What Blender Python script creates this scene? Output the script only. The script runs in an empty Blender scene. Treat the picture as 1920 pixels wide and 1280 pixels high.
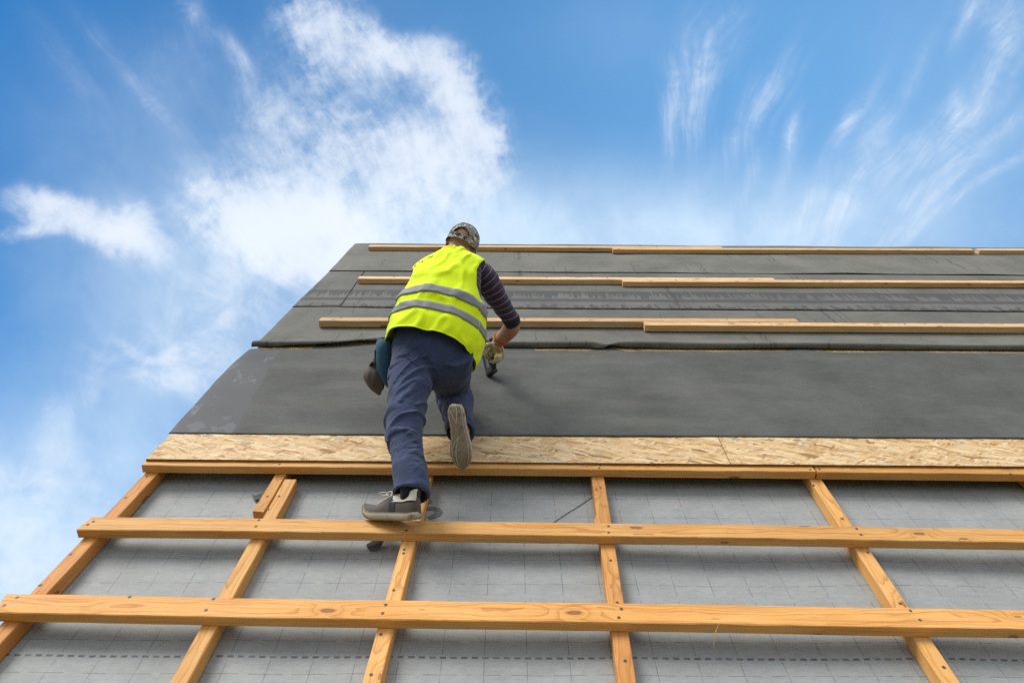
import bpy, bmesh, math, random
import numpy as np
from mathutils import Vector, Matrix, noise
R = math.radians
scene = bpy.context.scene
COL = scene.collection
random.seed(7)

# ---------------------------------------------------------------- frames
# roof frame: u along the eaves, v up the slope, w off the slope
PITCH = R(50)
RM = Matrix.Translation((0, 0, 3.2)) @ Matrix.Rotation(PITCH, 4, 'X')
def W(p): return RM @ Vector(p)

# ---------------------------------------------------------------- camera
cam_d = bpy.data.cameras.new("camera"); cam = bpy.data.objects.new("camera", cam_d); COL.objects.link(cam)
cam_d.sensor_width = 36; cam_d.lens = 24.865; cam_d.clip_start = .05; cam_d.clip_end = 3000
CR, CU, CF = Vector((.99998, -.00083, .00689)), Vector((-.00609, .37084, .92868)), Vector((.00332, .92870, -.37082))
cm = Matrix.Identity(4)
for i in range(3):
    cm[i][0] = CR[i]; cm[i][1] = CU[i]; cm[i][2] = -CF[i]
cm[2][3] = 1.8334
cam.matrix_world = RM @ cm
scene.camera = cam
# fixed compass axes of the sky chart (world directions)
R3 = RM.to_3x3()
SR, SU, SF = R3 @ CR, R3 @ CU, R3 @ CF

# ---------------------------------------------------------------- exposure
vs = scene.view_settings
vs.view_transform = 'Standard'; vs.look = 'None'; vs.gamma = 1; vs.exposure = .14; vs.use_curve_mapping = False
scene.cycles.use_denoising = False; scene.cycles.sample_clamp_indirect = 2.5

# ---------------------------------------------------------------- node helper
class NT:
    def __init__(s, tree): s.t = tree; s.n = tree.nodes; s.l = tree.links
    def put(s, sock, v):
        if v is None: return
        if isinstance(v, bpy.types.NodeSocket): s.l.new(v, sock)
        else:
            if sock.type == 'RGBA' and len(v) == 3: v = (*v, 1)
            sock.default_value = v
    def m(s, op, a, b=None, c=None, clamp=False):
        n = s.n.new('ShaderNodeMath'); n.operation = op; n.use_clamp = clamp
        s.put(n.inputs[0], a); s.put(n.inputs[1], b); s.put(n.inputs[2], c)
        return n.outputs[0]
    def add(s, a, b): return s.m('ADD', a, b)
    def sub(s, a, b): return s.m('SUBTRACT', a, b)
    def mul(s, a, b): return s.m('MULTIPLY', a, b)
    def vm(s, op, a, b=None, out=0):
        n = s.n.new('ShaderNodeVectorMath'); n.operation = op
        s.put(n.inputs[0], a); s.put(n.inputs[1], b)
        return n.outputs[1] if out else n.outputs[0]
    def xyz(s, v):
        n = s.n.new('ShaderNodeSeparateXYZ'); s.put(n.inputs[0], v); return n.outputs[0], n.outputs[1], n.outputs[2]
    def vec(s, x, y, z=0.0):
        n = s.n.new('ShaderNodeCombineXYZ'); s.put(n.inputs[0], x); s.put(n.inputs[1], y); s.put(n.inputs[2], z); return n.outputs[0]
    def noise(s, v, scale=1, detail=2, rough=.5, dist=0, col=False):
        n = s.n.new('ShaderNodeTexNoise'); s.put(n.inputs['Vector'], v); s.put(n.inputs['Scale'], scale)
        n.inputs['Detail'].default_value = detail; n.inputs['Roughness'].default_value = rough; n.inputs['Distortion'].default_value = dist
        return n.outputs[1] if col else n.outputs[0]
    def vor(s, v, scale=1, feature='F1', dims='3D', rnd=1):
        n = s.n.new('ShaderNodeTexVoronoi'); n.voronoi_dimensions = dims; n.feature = feature
        s.put(n.inputs['Vector'], v); s.put(n.inputs['Scale'], scale); n.inputs['Randomness'].default_value = rnd
        return n
    def step(s, x, lo, hi):
        n = s.n.new('ShaderNodeMapRange'); n.interpolation_type = 'SMOOTHSTEP'
        s.put(n.inputs[0], x); s.put(n.inputs[1], lo); s.put(n.inputs[2], hi); n.inputs[3].default_value = 0; n.inputs[4].default_value = 1
        return n.outputs[0]
    def mix(s, f, a, b, mode='MIX'):
        n = s.n.new('ShaderNodeMix'); n.data_type = 'RGBA'; n.blend_type = mode; n.clamp_factor = True
        s.put(n.inputs[0], f); s.put(n.inputs[6], a); s.put(n.inputs[7], b); return n.outputs[2]
    def ramp(s, f, stops):
        n = s.n.new('ShaderNodeValToRGB'); e = n.color_ramp.elements
        while len(e) < len(stops): e.new(.5)
        for q, (p, c) in zip(e, stops): q.position = p; q.color = (*c, 1)
        s.put(n.inputs[0], f); return n.outputs[0]
    def rot2(s, x, y, ang):
        c, n_ = math.cos(ang), math.sin(ang)
        return s.add(s.mul(x, c), s.mul(y, n_)), s.sub(s.mul(y, c), s.mul(x, n_))

# ---------------------------------------------------------------- sun + sky
SUN_DIR = Vector((-.50, -.16, .85)).normalized()
sd = bpy.data.lights.new("sun", 'SUN'); so = bpy.data.objects.new("sun", sd); COL.objects.link(so)
sd.energy = 2.8; sd.angle = R(29); sd.color = (1, .95, .88)
so.matrix_world = Matrix.Translation((-20, -10, 40)) @ SUN_DIR.to_track_quat('Z', 'Y').to_matrix().to_4x4()

world = bpy.data.worlds.new("World"); scene.world = world; world.use_nodes = True
world.cycles.sampling_method = 'MANUAL'; world.cycles.sample_map_resolution = 256
wt = world.node_tree; wt.nodes.clear(); k = NT(wt)
sky = wt.nodes.new('ShaderNodeTexSky'); sky.sky_type = 'NISHITA'; sky.sun_disc = False
sky.sun_elevation = math.asin(SUN_DIR.z); sky.sun_rotation = math.atan2(SUN_DIR.x, SUN_DIR.y)
sky.air_density = 1.0; sky.dust_density = .6; sky.ozone_density = 2.5
d = wt.nodes.new('ShaderNodeTexCoord').outputs['Generated']
dz = k.m('MAXIMUM', k.vm('DOT_PRODUCT', d, tuple(SF), 1), .08)
X0 = k.m('DIVIDE', k.vm('DOT_PRODUCT', d, tuple(SR), 1), dz)
Y0 = k.m('DIVIDE', k.vm('DOT_PRODUCT', d, tuple(SU), 1), dz)
P0 = k.vec(X0, Y0, 0)
wcol = k.noise(P0, 5.5, 4, .6, 0, True)
wx, wy, _ = k.xyz(wcol)
X = k.add(X0, k.mul(k.sub(wx, .5), .10)); Y = k.add(Y0, k.mul(k.sub(wy, .5), .10))
wcol2 = k.noise(P0, 22, 3, .6, 0, True)
wx2, wy2, _ = k.xyz(wcol2)
X = k.add(X, k.mul(k.sub(wx2, .5), .010)); Y = k.add(Y, k.mul(k.sub(wy2, .5), .010))
# streaks that fan out of a point near the horizon, bent only by a slow drift
sw = k.noise(P0, 2.6, 2, .5, 0, True); sx_, sy_, _ = k.xyz(sw)
XS = k.add(X0, k.add(k.mul(k.sub(sx_, .5), .20), k.mul(k.sub(wx, .5), .022))); YS = k.add(Y0, k.add(k.mul(k.sub(sy_, .5), .20), k.mul(k.sub(wy, .5), .022)))
F = 1326.0
def quad(x, y): return (k.vec(k.mul(x, x), k.mul(x, y), k.mul(y, y)), k.vec(x, y, 1.0))
QW, QS = quad(X, Y), quad(X0, Y0)
QL = quad(k.add(X0, k.mul(k.sub(sx_, .5), .07)), k.add(Y0, k.mul(k.sub(sy_, .5), .07)))
def G(cx, cy, sx, sy, ang, amp, soft=False):
    q2, q1 = QL if soft == 2 else QS if soft else QW
    x0, y0 = (cx - 960) / F, (640 - cy) / F
    c, n_ = math.cos(R(ang)), math.sin(R(ang))
    ia, ib = (F / sx) ** 2, (F / sy) ** 2
    A, B, C = c * c * ia + n_ * n_ * ib, 2 * c * n_ * (ia - ib), n_ * n_ * ia + c * c * ib
    D, E = -2 * A * x0 - B * y0, -2 * C * y0 - B * x0
    K = A * x0 * x0 + B * x0 * y0 + C * y0 * y0 - math.log(amp)
    return k.m('EXPONENT', k.add(k.vm('DOT_PRODUCT', q2, (-A, -B, -C), 1), k.vm('DOT_PRODUCT', q1, (-D, -E, -K), 1)))
def S(items, soft=False):
    t = None
    for it in items:
        g = G(*it, soft=soft); t = g if t is None else k.add(t, g)
    return t
fx = k.sub(XS, (1140 - 960) / F); fy = k.sub(YS, (640 - 1150) / F)
ang = k.m('ARCTAN2', fx, fy); rad = k.m('SQRT', k.add(k.mul(fx, fx), k.mul(fy, fy)))
st1 = k.noise(k.vec(k.mul(ang, 20), k.mul(rad, 5.5), 1.3), 1, 6, .62)
st2 = k.noise(k.vec(k.mul(ang, 80), k.mul(rad, 9), 7.7), 1, 5, .68)
feather = k.mul(k.add(k.mul(k.step(st2, .30, .78), .7), k.mul(k.step(st1, .34, .70), .45)), k.step(k.noise(k.vec(k.mul(ang, 30), k.mul(rad, 7), 3.1), 1, 4, .6), .30, .62))
strk = k.add(k.mul(st1, .7), k.mul(st2, .3))
puff = k.noise(P0, 9, 8, .60, .35)
puff2 = k.noise(P0, 15, 8, .66, .5)
fine = k.noise(P0, 45, 5, .65, .3)
plume = S([(590, 35, 75, 70, 0, .95), (650, 110, 75, 45, -35, .55), (735, 85, 120, 34, -36, .80), (845, 165, 95, 42, -52, .85),
           (890, 250, 80, 55, -70, .80), (935, 240, 26, 30, 0, .45), (735, 285, 70, 95, 80, .75), (850, 330, 110, 90, 0, .60), (600, 240, 60, 150, 12, .50),
           (690, 230, 200, 190, 0, .22), (555, 440, 150, 70, -20, 1.15), (690, 400, 190, 80, 0, .65), (450, 425, 110, 55, -32, .75), (365, 395, 60, 45, -50, .45),
           (490, 290, 80, 140, -20, .30), (480, 170, 30, 120, 25, .22), (620, 490, 160, 60, 0, .7)])
small = S([(95, 372, 70, 26, -5, .8), (60, 425, 60, 20, 8, .7), (150, 410, 110, 30, -14, .75), (238, 425, 60, 42, -20, .95),
           (290, 648, 70, 12, -8, .45), (330, 690, 150, 40, -8, .45), (420, 580, 170, 120, 0, .45), (130, 770, 120, 55, 40, .3),
           (60, 900, 190, 60, 10, .3), (90, 1010, 200, 90, 0, .4), (30, 1100, 200, 60, 0, .3)])
wisp = S([(a_, b_, c_ * 1.1, d_ * 1.75, e_, f_) for a_, b_, c_, d_, e_, f_ in [(1272, 190, 95, 13, 80, .55), (1316, 178, 80, 13, 78, .60), (1330, 90, 90, 26, 58, .26), (1448, 160, 75, 8, 66, .40), (1400, 240, 120, 13, 48, .26), (1420, 200, 60, 20, 60, .2),
          (1492, 250, 42, 7, 76, .70), (1636, 270, 42, 17, 84, .75), (1600, 355, 90, 10, 62, .40), (1560, 395, 120, 12, 45, .3), (1788, 205, 26, 9, 84, .60), (1755, 270, 110, 12, 50, .42),
          (1888, 20, 40, 32, 60, .50), (1868, 95, 90, 13, 66, .45), (1840, 180, 120, 15, 60, .36), (1715, 130, 90, 9, 62, .35), (1830, 350, 220, 6, 37, .45), (1700, 420, 220, 7, 40, .36),
          (1780, 320, 200, 7, 40, .36), (1870, 250, 120, 8, 45, .3), (1560, 300, 130, 7, 60, .28), (1592, 245, 36, 6, 78, .42), (1815, 30, 60, 10, 68, .35), (1500, 400, 150, 8, 45, .26), (1405, 330, 70, 8, 60, .28),
          (1660, 330, 150, 9, 50, .28), (1470, 330, 90, 7, 60, .22), (1900, 140, 60, 8, 60, .3),
          (505, 225, 100, 9, -56, .40), (430, 100, 60, 8, -45, .42), (355, 28, 22, 12, -50, .5), (280, 180, 140, 10, -48, .22), (340, 130, 80, 40, -60, .12), (130, 130, 100, 12, -50, .16)]], 2)
haze = S([(1250, 450, 680, 110, 0, .75), (800, 430, 380, 140, 0, .6), (330, 330, 300, 220, -35, .22), (1580, 380, 420, 110, 20, .26), (1840, 130, 220, 260, 60, .16),
          (60, 1080, 460, 230, 0, .95), (360, 640, 300, 190, -25, .50), (100, 840, 300, 160, 0, .35), (150, 230, 260, 200, 0, .07), (1150, 60, 160, 90, 0, .10), (640, 160, 220, 200, 0, .16)], True)
pm = k.add(k.mul(plume, .85), k.mul(k.m('MINIMUM', plume, .8), k.add(k.mul(k.sub(puff, .5), 2.7), k.add(k.mul(k.sub(strk, .5), 2.0), k.mul(k.sub(fine, .5), 1.3)))))
d1 = k.mul(k.step(pm, .08, 1.6), 1.25)
sm_ = k.add(small, k.mul(k.m('MINIMUM', small, .5), k.add(k.mul(k.sub(puff2, .5), 3.6), k.mul(k.sub(strk, .5), 1.2))))
d2 = k.mul(k.step(sm_, .02, 1.55), 1.35)
d3 = k.mul(k.mul(wisp, .80), k.add(.16, k.add(k.mul(k.mul(feather, k.step(puff2, .30, .62)), 1.25), k.mul(k.step(fine, .4, .7), .12))))
veil = k.mul(haze, k.add(.66, k.mul(k.step(k.add(k.mul(strk, .18), k.mul(puff, .82)), .25, .75), .45)))
dens = k.add(k.add(d1, d2), k.add(d3, 0))
dens = k.sub(1.0, k.m('EXPONENT', k.mul(dens, -1.25)))
col = k.mix(1.0, sky.outputs[0], (.085, .74, 1.20), 'MULTIPLY')
light_side = S([(1600, 220, 950, 700, 0, .78), (300, 900, 700, 420, 0, .28)], True)
col = k.mix(light_side, col, (1.7, 4.4, 8.2))
col = k.mix(veil, col, (5.7, 7.4, 9.2))
col = k.mix(dens, col, (8.6, 9.1, 9.8))
# the rest of the sky, behind and above the viewer, is thinly overcast
_, _, delev = k.xyz(d)
over = k.m('SUBTRACT', 1.0, k.step(k.vm('DOT_PRODUCT', d, tuple(SF), 1), .42, .70))
ovn = k.noise(d, 3.2, 3, .6)
ovc = k.mix(k.step(ovn, .3, .7), (6.2, 6.6, 7.2), (10.2, 10.0, 9.7))
ovg = k.add(.62, k.mul(k.m('MAXIMUM', delev, 0.0), .66)); ovc = k.mix(1.0, ovc, k.vec(ovg, ovg, ovg), 'MULTIPLY')
col = k.mix(k.mul(over, .92), col, ovc)
bg = wt.nodes.new('ShaderNodeBackground'); wt.links.new(col, bg.inputs[0]); bg.inputs[1].default_value = .1
out = wt.nodes.new('ShaderNodeOutputWorld'); wt.links.new(bg.outputs[0], out.inputs[0])

# ---------------------------------------------------------------- materials
def new_mat(name):
    m = bpy.data.materials.new(name); m.use_nodes = True
    t = m.node_tree; b = t.nodes['Principled BSDF']
    return m, NT(t), b
def bump(k, b, h, strength=.3, dist=.01):
    n = k.n.new('ShaderNodeBump'); n.inputs['Strength'].default_value = strength; n.inputs['Distance'].default_value = dist
    k.put(n.inputs['Height'], h); k.l.new(n.outputs[0], b.inputs['Normal'])
def objc(k): return k.n.new('ShaderNodeTexCoord').outputs['Object']

def wood(name, light, mid, dark, stain=.25):
    m, k, b = new_mat(name)
    o = objc(k); rnd = k.n.new('ShaderNodeObjectInfo').outputs['Random']
    x, y, z = k.xyz(o); off = k.mul(rnd, 37.0)
    xs = k.add(x, off)
    lo = k.noise(k.vec(k.mul(xs, 1.25), k.mul(y, 4), k.mul(z, 4)), 1, 2, .45)
    lo2 = k.noise(k.vec(k.mul(xs, 5.0), k.mul(y, 18), k.mul(z, 18)), 1, 2, .5)
    # knots
    kp = k.vec(k.mul(xs, 2.7), k.mul(k.add(k.add(y, z), k.mul(rnd, 3.1)), 7.0), 0.0)
    kv = k.vor(kp, 1, 'F1', '2D')
    kd = k.add(kv.outputs['Distance'], k.mul(k.sub(k.noise(k.vec(k.mul(xs, 60), k.mul(y, 60), k.mul(z, 60)), 1, 2), .5), .03)); kc, kc2, _ = k.xyz(kv.outputs['Color'])
    gate = k.step(kc, .30, .32)
    ksz = k.add(.026, k.mul(kc2, .038))
    knot = k.mul(k.m('SUBTRACT', 1.0, k.step(kd, k.mul(ksz, .7), ksz)), gate)
    rim = k.mul(k.mul(k.step(kd, k.mul(ksz, .55), k.mul(ksz, .9)), k.m('SUBTRACT', 1.0, k.step(kd, ksz, k.mul(ksz, 1.35)))), gate)
    halo = k.mul(k.m('EXPONENT', k.mul(kd, -8.0)), gate)
    # growth rings: distance to a pith line that wanders along the board
    py = k.add(k.add(y, k.mul(k.sub(rnd, .5), .05)), k.mul(k.sub(lo, .5), .13))
    pz = k.add(k.add(z, .03), k.mul(k.sub(lo2, .5), .012))
    rr = k.add(k.m('SQRT', k.add(k.mul(py, py), k.mul(k.mul(pz, pz), 1.3))), k.mul(halo, .026))
    ring = k.m('FRACT', k.m('DIVIDE', rr, .0056))
    ring = k.mul(k.m('POWER', ring, 4.5), k.m('SUBTRACT', 1.0, k.step(ring, .93, 1.0)))
    fib = k.noise(k.vec(k.mul(xs, 9), k.mul(y, 420), k.mul(z, 420)), 1, 2, .6)
    fib2 = k.noise(k.vec(k.mul(xs, 2.2), k.mul(y, 130), k.mul(z, 130)), 1, 3, .7)
    fib3 = k.noise(k.vec(k.mul(xs, 1.6), k.mul(y, 60), k.mul(z, 60)), 1, 2, .6)
    speck = k.noise(k.vec(k.mul(xs, 70), k.mul(y, 160), k.mul(z, 160)), 1, 2, .6)
    big = k.noise(k.vec(k.mul(xs, 2.4), k.mul(y, 8), k.mul(z, 8)), 1, 3, .6)
    c = k.mix(k.step(big, .3, .75), light, mid)
    c = k.mix(k.mul(ring, .92), c, dark)
    c = k.mix(k.mul(k.step(fib, .42, .75), .34), c, dark)
    c = k.mix(k.mul(k.step(fib2, .50, .72), .30), c, tuple(min(1, 1.25 * q) for q in light))
    c = k.mix(k.mul(k.step(fib3, .50, .72), .34), c, dark)
    c = k.mix(k.mul(k.step(speck, .64, .74), .35), c, (.20, .09, .03))
    c = k.mix(k.mul(halo, .30), c, dark)
    c = k.mix(k.mul(knot, k.add(.50, k.mul(kc2, .35))), c, (.24, .095, .04))
    c = k.mix(k.mul(rim, .65), c, (.10, .04, .016))
    sm = k.noise(k.vec(k.mul(xs, 3), k.mul(y, 14), k.mul(k.add(z, off), 14)), 1, 4, .65)
    c = k.mix(k.mul(k.step(sm, .63, .78), stain), c, (.16, .115, .075))
    # every stick has its own tone
    hue = k.m('FRACT', k.mul(rnd, 13.7)); c = k.mix(1.0, c, k.mix(hue, (1.0, .93, .84), (1.0, 1.08, 1.24)), 'MULTIPLY')
    tone = k.add(.82, k.mul(k.m('FRACT', k.mul(rnd, 7.31)), .30))
    c = k.mix(1.0, c, k.vec(tone, tone, tone), 'MULTIPLY')
    k.put(b.inputs['Base Color'], c); b.inputs['Roughness'].default_value = .62
    b.inputs['Specular IOR Level'].default_value = .3
    bump(k, b, k.add(k.mul(fib, .6), k.mul(ring, .25)), .22, .003)
    return m
M = {}
M['golden'] = wood('golden pine', (.76, .43, .140), (.66, .335, .090), (.38, .13, .026), .5)
M['orange'] = wood('orange pine', (.70, .36, .11), (.58, .26, .07), (.36, .12, .025), .35)
M['pale'] = wood('pale pine', (.78, .55, .30), (.68, .44, .215), (.42, .22, .08), .2)

def osb():
    m, k, b = new_mat('oriented strand board')
    x, y, z = k.xyz(objc(k)); rnd = k.n.new('ShaderNodeObjectInfo').outputs['Random']
    x = k.add(x, k.mul(rnd, 13.0))
    w = k.noise(k.vec(x, y, 0), 7, 2, .5, 0, True); wx, wy, _ = k.xyz(w)
    x = k.add(x, k.mul(k.sub(wx, .5), .05)); y = k.add(y, k.mul(k.sub(wy, .5), .05))
    c = None; hgt = None
    stops = [(0, (.30, .17, .065)), (.15, (.54, .35, .155)), (.42, (.66, .46, .23)), (.72, (.73, .54, .30)), (.93, (.82, .67, .44)), (1, (.44, .40, .32))]
    for i, (a, sx, sy) in enumerate([(8, 11, 52), (62, 9, 44), (-34, 15, 66), (-75, 11, 50), (25, 9, 40), (-8, 17, 80), (38, 22, 100), (-20, 14, 74)]):
        u, v = k.rot2(x, y, R(a))
        p = k.vec(k.mul(u, sx), k.mul(v, sy), i * 3.7)
        vr = k.vor(p, 1, 'F1', '2D'); q1, q2, q3 = k.xyz(vr.outputs['Color'])
        fibre = k.noise(k.vec(k.mul(u, 14), k.mul(v, 260), i), 1, 2, .6)
        ci = k.ramp(k.add(q1, k.mul(k.sub(fibre, .5), .28)), stops)
        ed = k.vor(p, 1, 'DISTANCE_TO_EDGE', '2D').outputs['Distance']
        edge = k.mul(k.m('SUBTRACT', 1.0, k.step(ed, .0, .05)), k.step(q3, .45, .9))
        ci = k.mix(k.mul(edge, .55), ci, (.24, .135, .05))
        if c is None: c = ci; hgt = q1
        else:
            f = k.step(q2, .56, .60)
            c = k.mix(f, c, ci); hgt = k.add(hgt, k.mul(f, q1))
    u, v = k.rot2(x, y, R(20)); dk = k.noise(k.vec(k.mul(u, 24), k.mul(v, 95), 9), 1, 3, .65)
    c = k.mix(k.mul(k.step(dk, .62, .70), .6), c, (.23, .12, .045))
    u, v = k.rot2(x, y, R(-40)); dk = k.noise(k.vec(k.mul(u, 22), k.mul(v, 110), 5), 1, 3, .65)
    c = k.mix(k.mul(k.step(dk, .64, .70), .6), c, (.27, .15, .06))
    c = k.mix(1.0, c, (.92, .89, .86), 'MULTIPLY')
    k.put(b.inputs['Base Color'], c); b.inputs['Roughness'].default_value = .6; b.inputs['Specular IOR Level'].default_value = .3
    bump(k, b, hgt, .25, .003)
    return m
M['osb'] = osb()
def simple(name, col, rough=.6, spec=.4, metal=0, var=.15, scale=60, bmp=.0):
    m, k, b = new_mat(name); o = objc(k)
    n = k.noise(o, scale, 3, .6)
    c = k.mix(k.step(n, .25, .75), tuple(q * (1 - var) for q in col), tuple(min(1, q * (1 + var)) for q in col))
    k.put(b.inputs['Base Color'], c); b.inputs['Roughness'].default_value = rough
    b.inputs['Specular IOR Level'].default_value = spec; b.inputs['Metallic'].default_value = metal
    if bmp: bump(k, b, n, bmp, .004)
    return m
M['osb_edge'] = simple('strand board edge', (.26, .145, .06), .8, .2, 0, .5, 150, .5)

def felt(name, base, left=False, drips=False):
    """bitumen roofing felt; object coordinates are metres on the roof"""
    m, k, b = new_mat(name)
    o = objc(k); u, v, z = k.xyz(o); P = k.vec(u, v, 0)
    n1 = k.noise(P, 2.2, 4, .6); n2 = k.noise(k.vec(k.mul(u, 9), k.mul(v, 60), 0), 1, 4, .65); n3 = k.noise(P, 170, 3, .7)
    streak = k.noise(k.vec(k.add(k.mul(u, 22), k.mul(v, 5)), k.mul(v, 70), 2.0), 1, 3, .6)
    t = k.add(k.add(k.mul(n1, .45), k.mul(n2, .2)), k.add(k.mul(n3, .38), k.mul(streak, .22)))
    c = k.mix(k.step(t, .40, .84), tuple(q * .62 for q in base), tuple(q * 1.42 for q in base))
    flake = k.step(k.noise(P, 130, 2, .5), .66, .78)
    c = k.mix(k.mul(flake, .38), c, (.26, .25, .225))
    dust = k.mul(k.step(k.noise(P, 55, 3, .6), .68, .76), k.step(k.noise(P, 1.7, 2, .5), .45, .65))
    c = k.mix(k.mul(dust, .35), c, (.27, .25, .21))
    foot = k.step(k.noise(k.vec(k.mul(u, 4.5), k.mul(v, 3.2), 6), 1, 5, .7, .5), .60, .72)
    c = k.mix(k.mul(foot, .22), c, (.045, .045, .045))
    pale = k.step(k.noise(k.vec(k.mul(u, 1.3), k.mul(v, 5.5), 4.4), 1, 3, .55), .46, .75)
    c = k.mix(k.mul(pale, .25), c, (.20, .195, .17))
    gr = k.add(.78, k.mul(k.step(k.noise(P, 190, 2, .7), .28, .72), .44)); c = k.mix(1.0, c, k.vec(gr, gr, gr), 'MULTIPLY')
    rough = .82
    if left:
        e = k.add(k.sub(u, -1.405), k.mul(k.sub(v, 3.6), .085))
        e = k.add(e, k.mul(k.sub(k.noise(P, 6, 3, .6), .5), .05))
        band = k.m('SUBTRACT', 1.0, k.step(e, -.006, .006))
        c = k.mix(k.mul(band, .88), c, (.050, .054, .060))
        sc = k.mul(k.step(k.noise(k.vec(k.mul(u, 9), k.mul(v, 5), 8), 1, 7, .7, .8), .56, .70), band)
        zone = k.step(k.noise(P, 3.1, 2, .5), .38, .55)
        c = k.mix(k.mul(k.mul(sc, zone), .45), c, (.32, .34, .37))
        rough = k.sub(.82, k.mul(band, .22))
        spill = k.step(k.add(k.mul(k.noise(k.vec(k.mul(u, 13), k.mul(v, 8), 3.3), 1, 3, .5), 1.0), k.mul(k.m('ABSOLUTE', k.sub(v, 3.13)), -2.2)), .42, .45)
        spill = k.mul(spill, k.m('SUBTRACT', 1.0, k.step(u, -1.40, -1.32)))
        c = k.mix(k.mul(spill, .45), c, (.13, .14, .155))
    if drips:
        str_ = k.mul(k.step(v, 5.10, 5.105), k.m('SUBTRACT', 1.0, k.step(v, 5.175, 5.18)))
        c = k.mix(k.mul(str_, .75), c, (.062, .065, .072))
        colm = k.noise(k.vec(k.mul(u, 5.5), 0.0, 0.0), 1, 3, .7)
        h = k.noise(k.vec(k.mul(u, 48), k.mul(v, 3), 0), 1, 3, .6)
        up = k.mul(k.mul(k.step(v, 5.18, 5.185), k.m('SUBTRACT', 1.0, k.step(v, 5.36, 5.37))), k.step(k.add(h, k.add(k.mul(colm, .7), k.mul(k.sub(v, 5.27), 1.6))), .80, .84))
        dn = k.mul(k.m('SUBTRACT', 1.0, k.step(v, 5.05, 5.06)), k.step(k.add(k.noise(k.vec(k.mul(u, 17), k.mul(v, 7), 5), 1, 4, .7), k.add(k.mul(colm, .5), k.mul(k.sub(4.99, v), 1.6))), .74, .77))
        c = k.mix(k.mul(k.m('MAXIMUM', up, dn), .85), c, (.068, .07, .075))
    # thin dark runs of water down the sheet
    uw = k.add(u, k.mul(k.sub(k.noise(k.vec(k.mul(u, 1.2), k.mul(v, 9), 1), 1, 2, .6), .5), .06))
    run = k.vor(k.vec(k.mul(uw, 5.5), 0.0, 0.0), 1, 'DISTANCE_TO_EDGE', '2D')
    rc = k.noise(k.vec(k.mul(u, 2.1), k.mul(v, 1.8), 9), 1, 2, .5)
    line = k.mul(k.m('SUBTRACT', 1.0, k.step(run.outputs['Distance'], .006, .026)), k.step(rc, .52, .60))
    if not left: c = k.mix(k.mul(line, .55), c, (.045, .045, .045))
    k.put(b.inputs['Base Color'], c); k.put(b.inputs['Roughness'], rough); b.inputs['Specular IOR Level'].default_value = .35
    bump(k, b, k.add(k.mul(n3, .5), k.mul(n2, .5)), .25, .004)
    return m
M['felt_low'] = felt('roofing felt charcoal', (.084, .088, .082), left=True)
M['felt_mid'] = felt('roofing felt grey', (.135, .134, .120))
M['felt_drip'] = felt('roofing felt stained', (.130, .130, .120), drips=True)
M['felt_top'] = felt('roofing felt pale', (.155, .154, .135))

def membrane():
    m, k, b = new_mat('breather membrane')
    u, v, z = k.xyz(objc(k)); P = k.vec(u, v, 0)
    f1 = k.noise(k.vec(k.mul(u, 26), k.mul(v, 75), 0), 1, 6, .7, .4); f2 = k.noise(P, 5, 4, .6); f3 = k.noise(P, 190, 2, .6)
    wv = k.m('SINE', k.add(k.mul(v, 62), k.mul(k.noise(P, 9, 2, .5), 9)))
    t = k.add(k.add(k.mul(f1, .5), k.mul(f2, .35)), k.add(k.mul(f3, .15), k.mul(wv, .015)))
    c = k.mix(k.step(t, .30, .72), (.245, .262, .266), (.350, .368, .368))
    yel = k.step(k.noise(P, 2.3, 3, .6), .58, .8)
    c = k.mix(k.mul(yel, .15), c, (.30, .30, .24))
    gr = k.add(.86, k.mul(k.step(k.noise(P, 260, 2, .7), .28, .72), .28)); c = k.mix(1.0, c, k.vec(gr, gr, gr), 'MULTIPLY')
    # printed grid of crosses, 14 cm apart, and the overlap line of dashes
    g = .1405
    gu = k.m('DIVIDE', k.sub(u, .485), g); gv = k.m('DIVIDE', k.sub(v, 1.857), g)
    du = k.m('ABSOLUTE', k.sub(gu, k.m('ROUND', gu))); dv = k.m('ABSOLUTE', k.sub(gv, k.m('ROUND', gv)))
    def lt(a, x): return k.m('LESS_THAN', a, x)
    lw = .0078
    cross = k.m('MAXIMUM', k.mul(lt(dv, lw), lt(du, .392)), k.mul(lt(du, lw), lt(dv, .40)))
    wear = k.step(k.noise(P, 17, 3, .6), .36, .56)
    c = k.mix(k.mul(cross, k.add(.34, k.mul(wear, .40))), c, (.055, .06, .065))
    dash = k.mul(lt(k.m('ABSOLUTE', k.sub(v, 1.7865)), .0046), lt(k.m('FRACT', k.mul(k.add(gu, 20.05), 4)), .60))
    c = k.mix(k.mul(dash, k.add(.55, k.mul(wear, .25))), c, (.06, .065, .07))
    dirt = k.step(k.noise(P, 90, 2, .5), .77, .80)
    c = k.mix(k.mul(dirt, .5), c, (.07, .07, .065))
    k.put(b.inputs['Base Color'], c); b.inputs['Roughness'].default_value = .66; b.inputs['Specular IOR Level'].default_value = .35
    bump(k, b, k.add(k.mul(f1, .7), k.mul(f3, .3)), .18, .004)
    return m
M['membrane'] = membrane()
M['ink'] = simple('printing ink', (.145, .155, .16), .7, .2, 0, .25, 60)
M['steel'] = simple('screw steel', (.13, .115, .10), .5, .4, .5, .4, 400)
M['rust'] = simple('dark screw hole', (.06, .035, .02), .8, .2, 0, .3, 400)
M['plaster'] = simple('pale plaster', (.62, .60, .55), .9, .2, 0, .08, 9, .3)
M['sliver'] = simple('fresh wood sliver', (.66, .42, .20), .7, .2)
M['scrap'] = simple('torn black membrane', (.085, .088, .09), .8, .2, 0, .4, 90)
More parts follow.
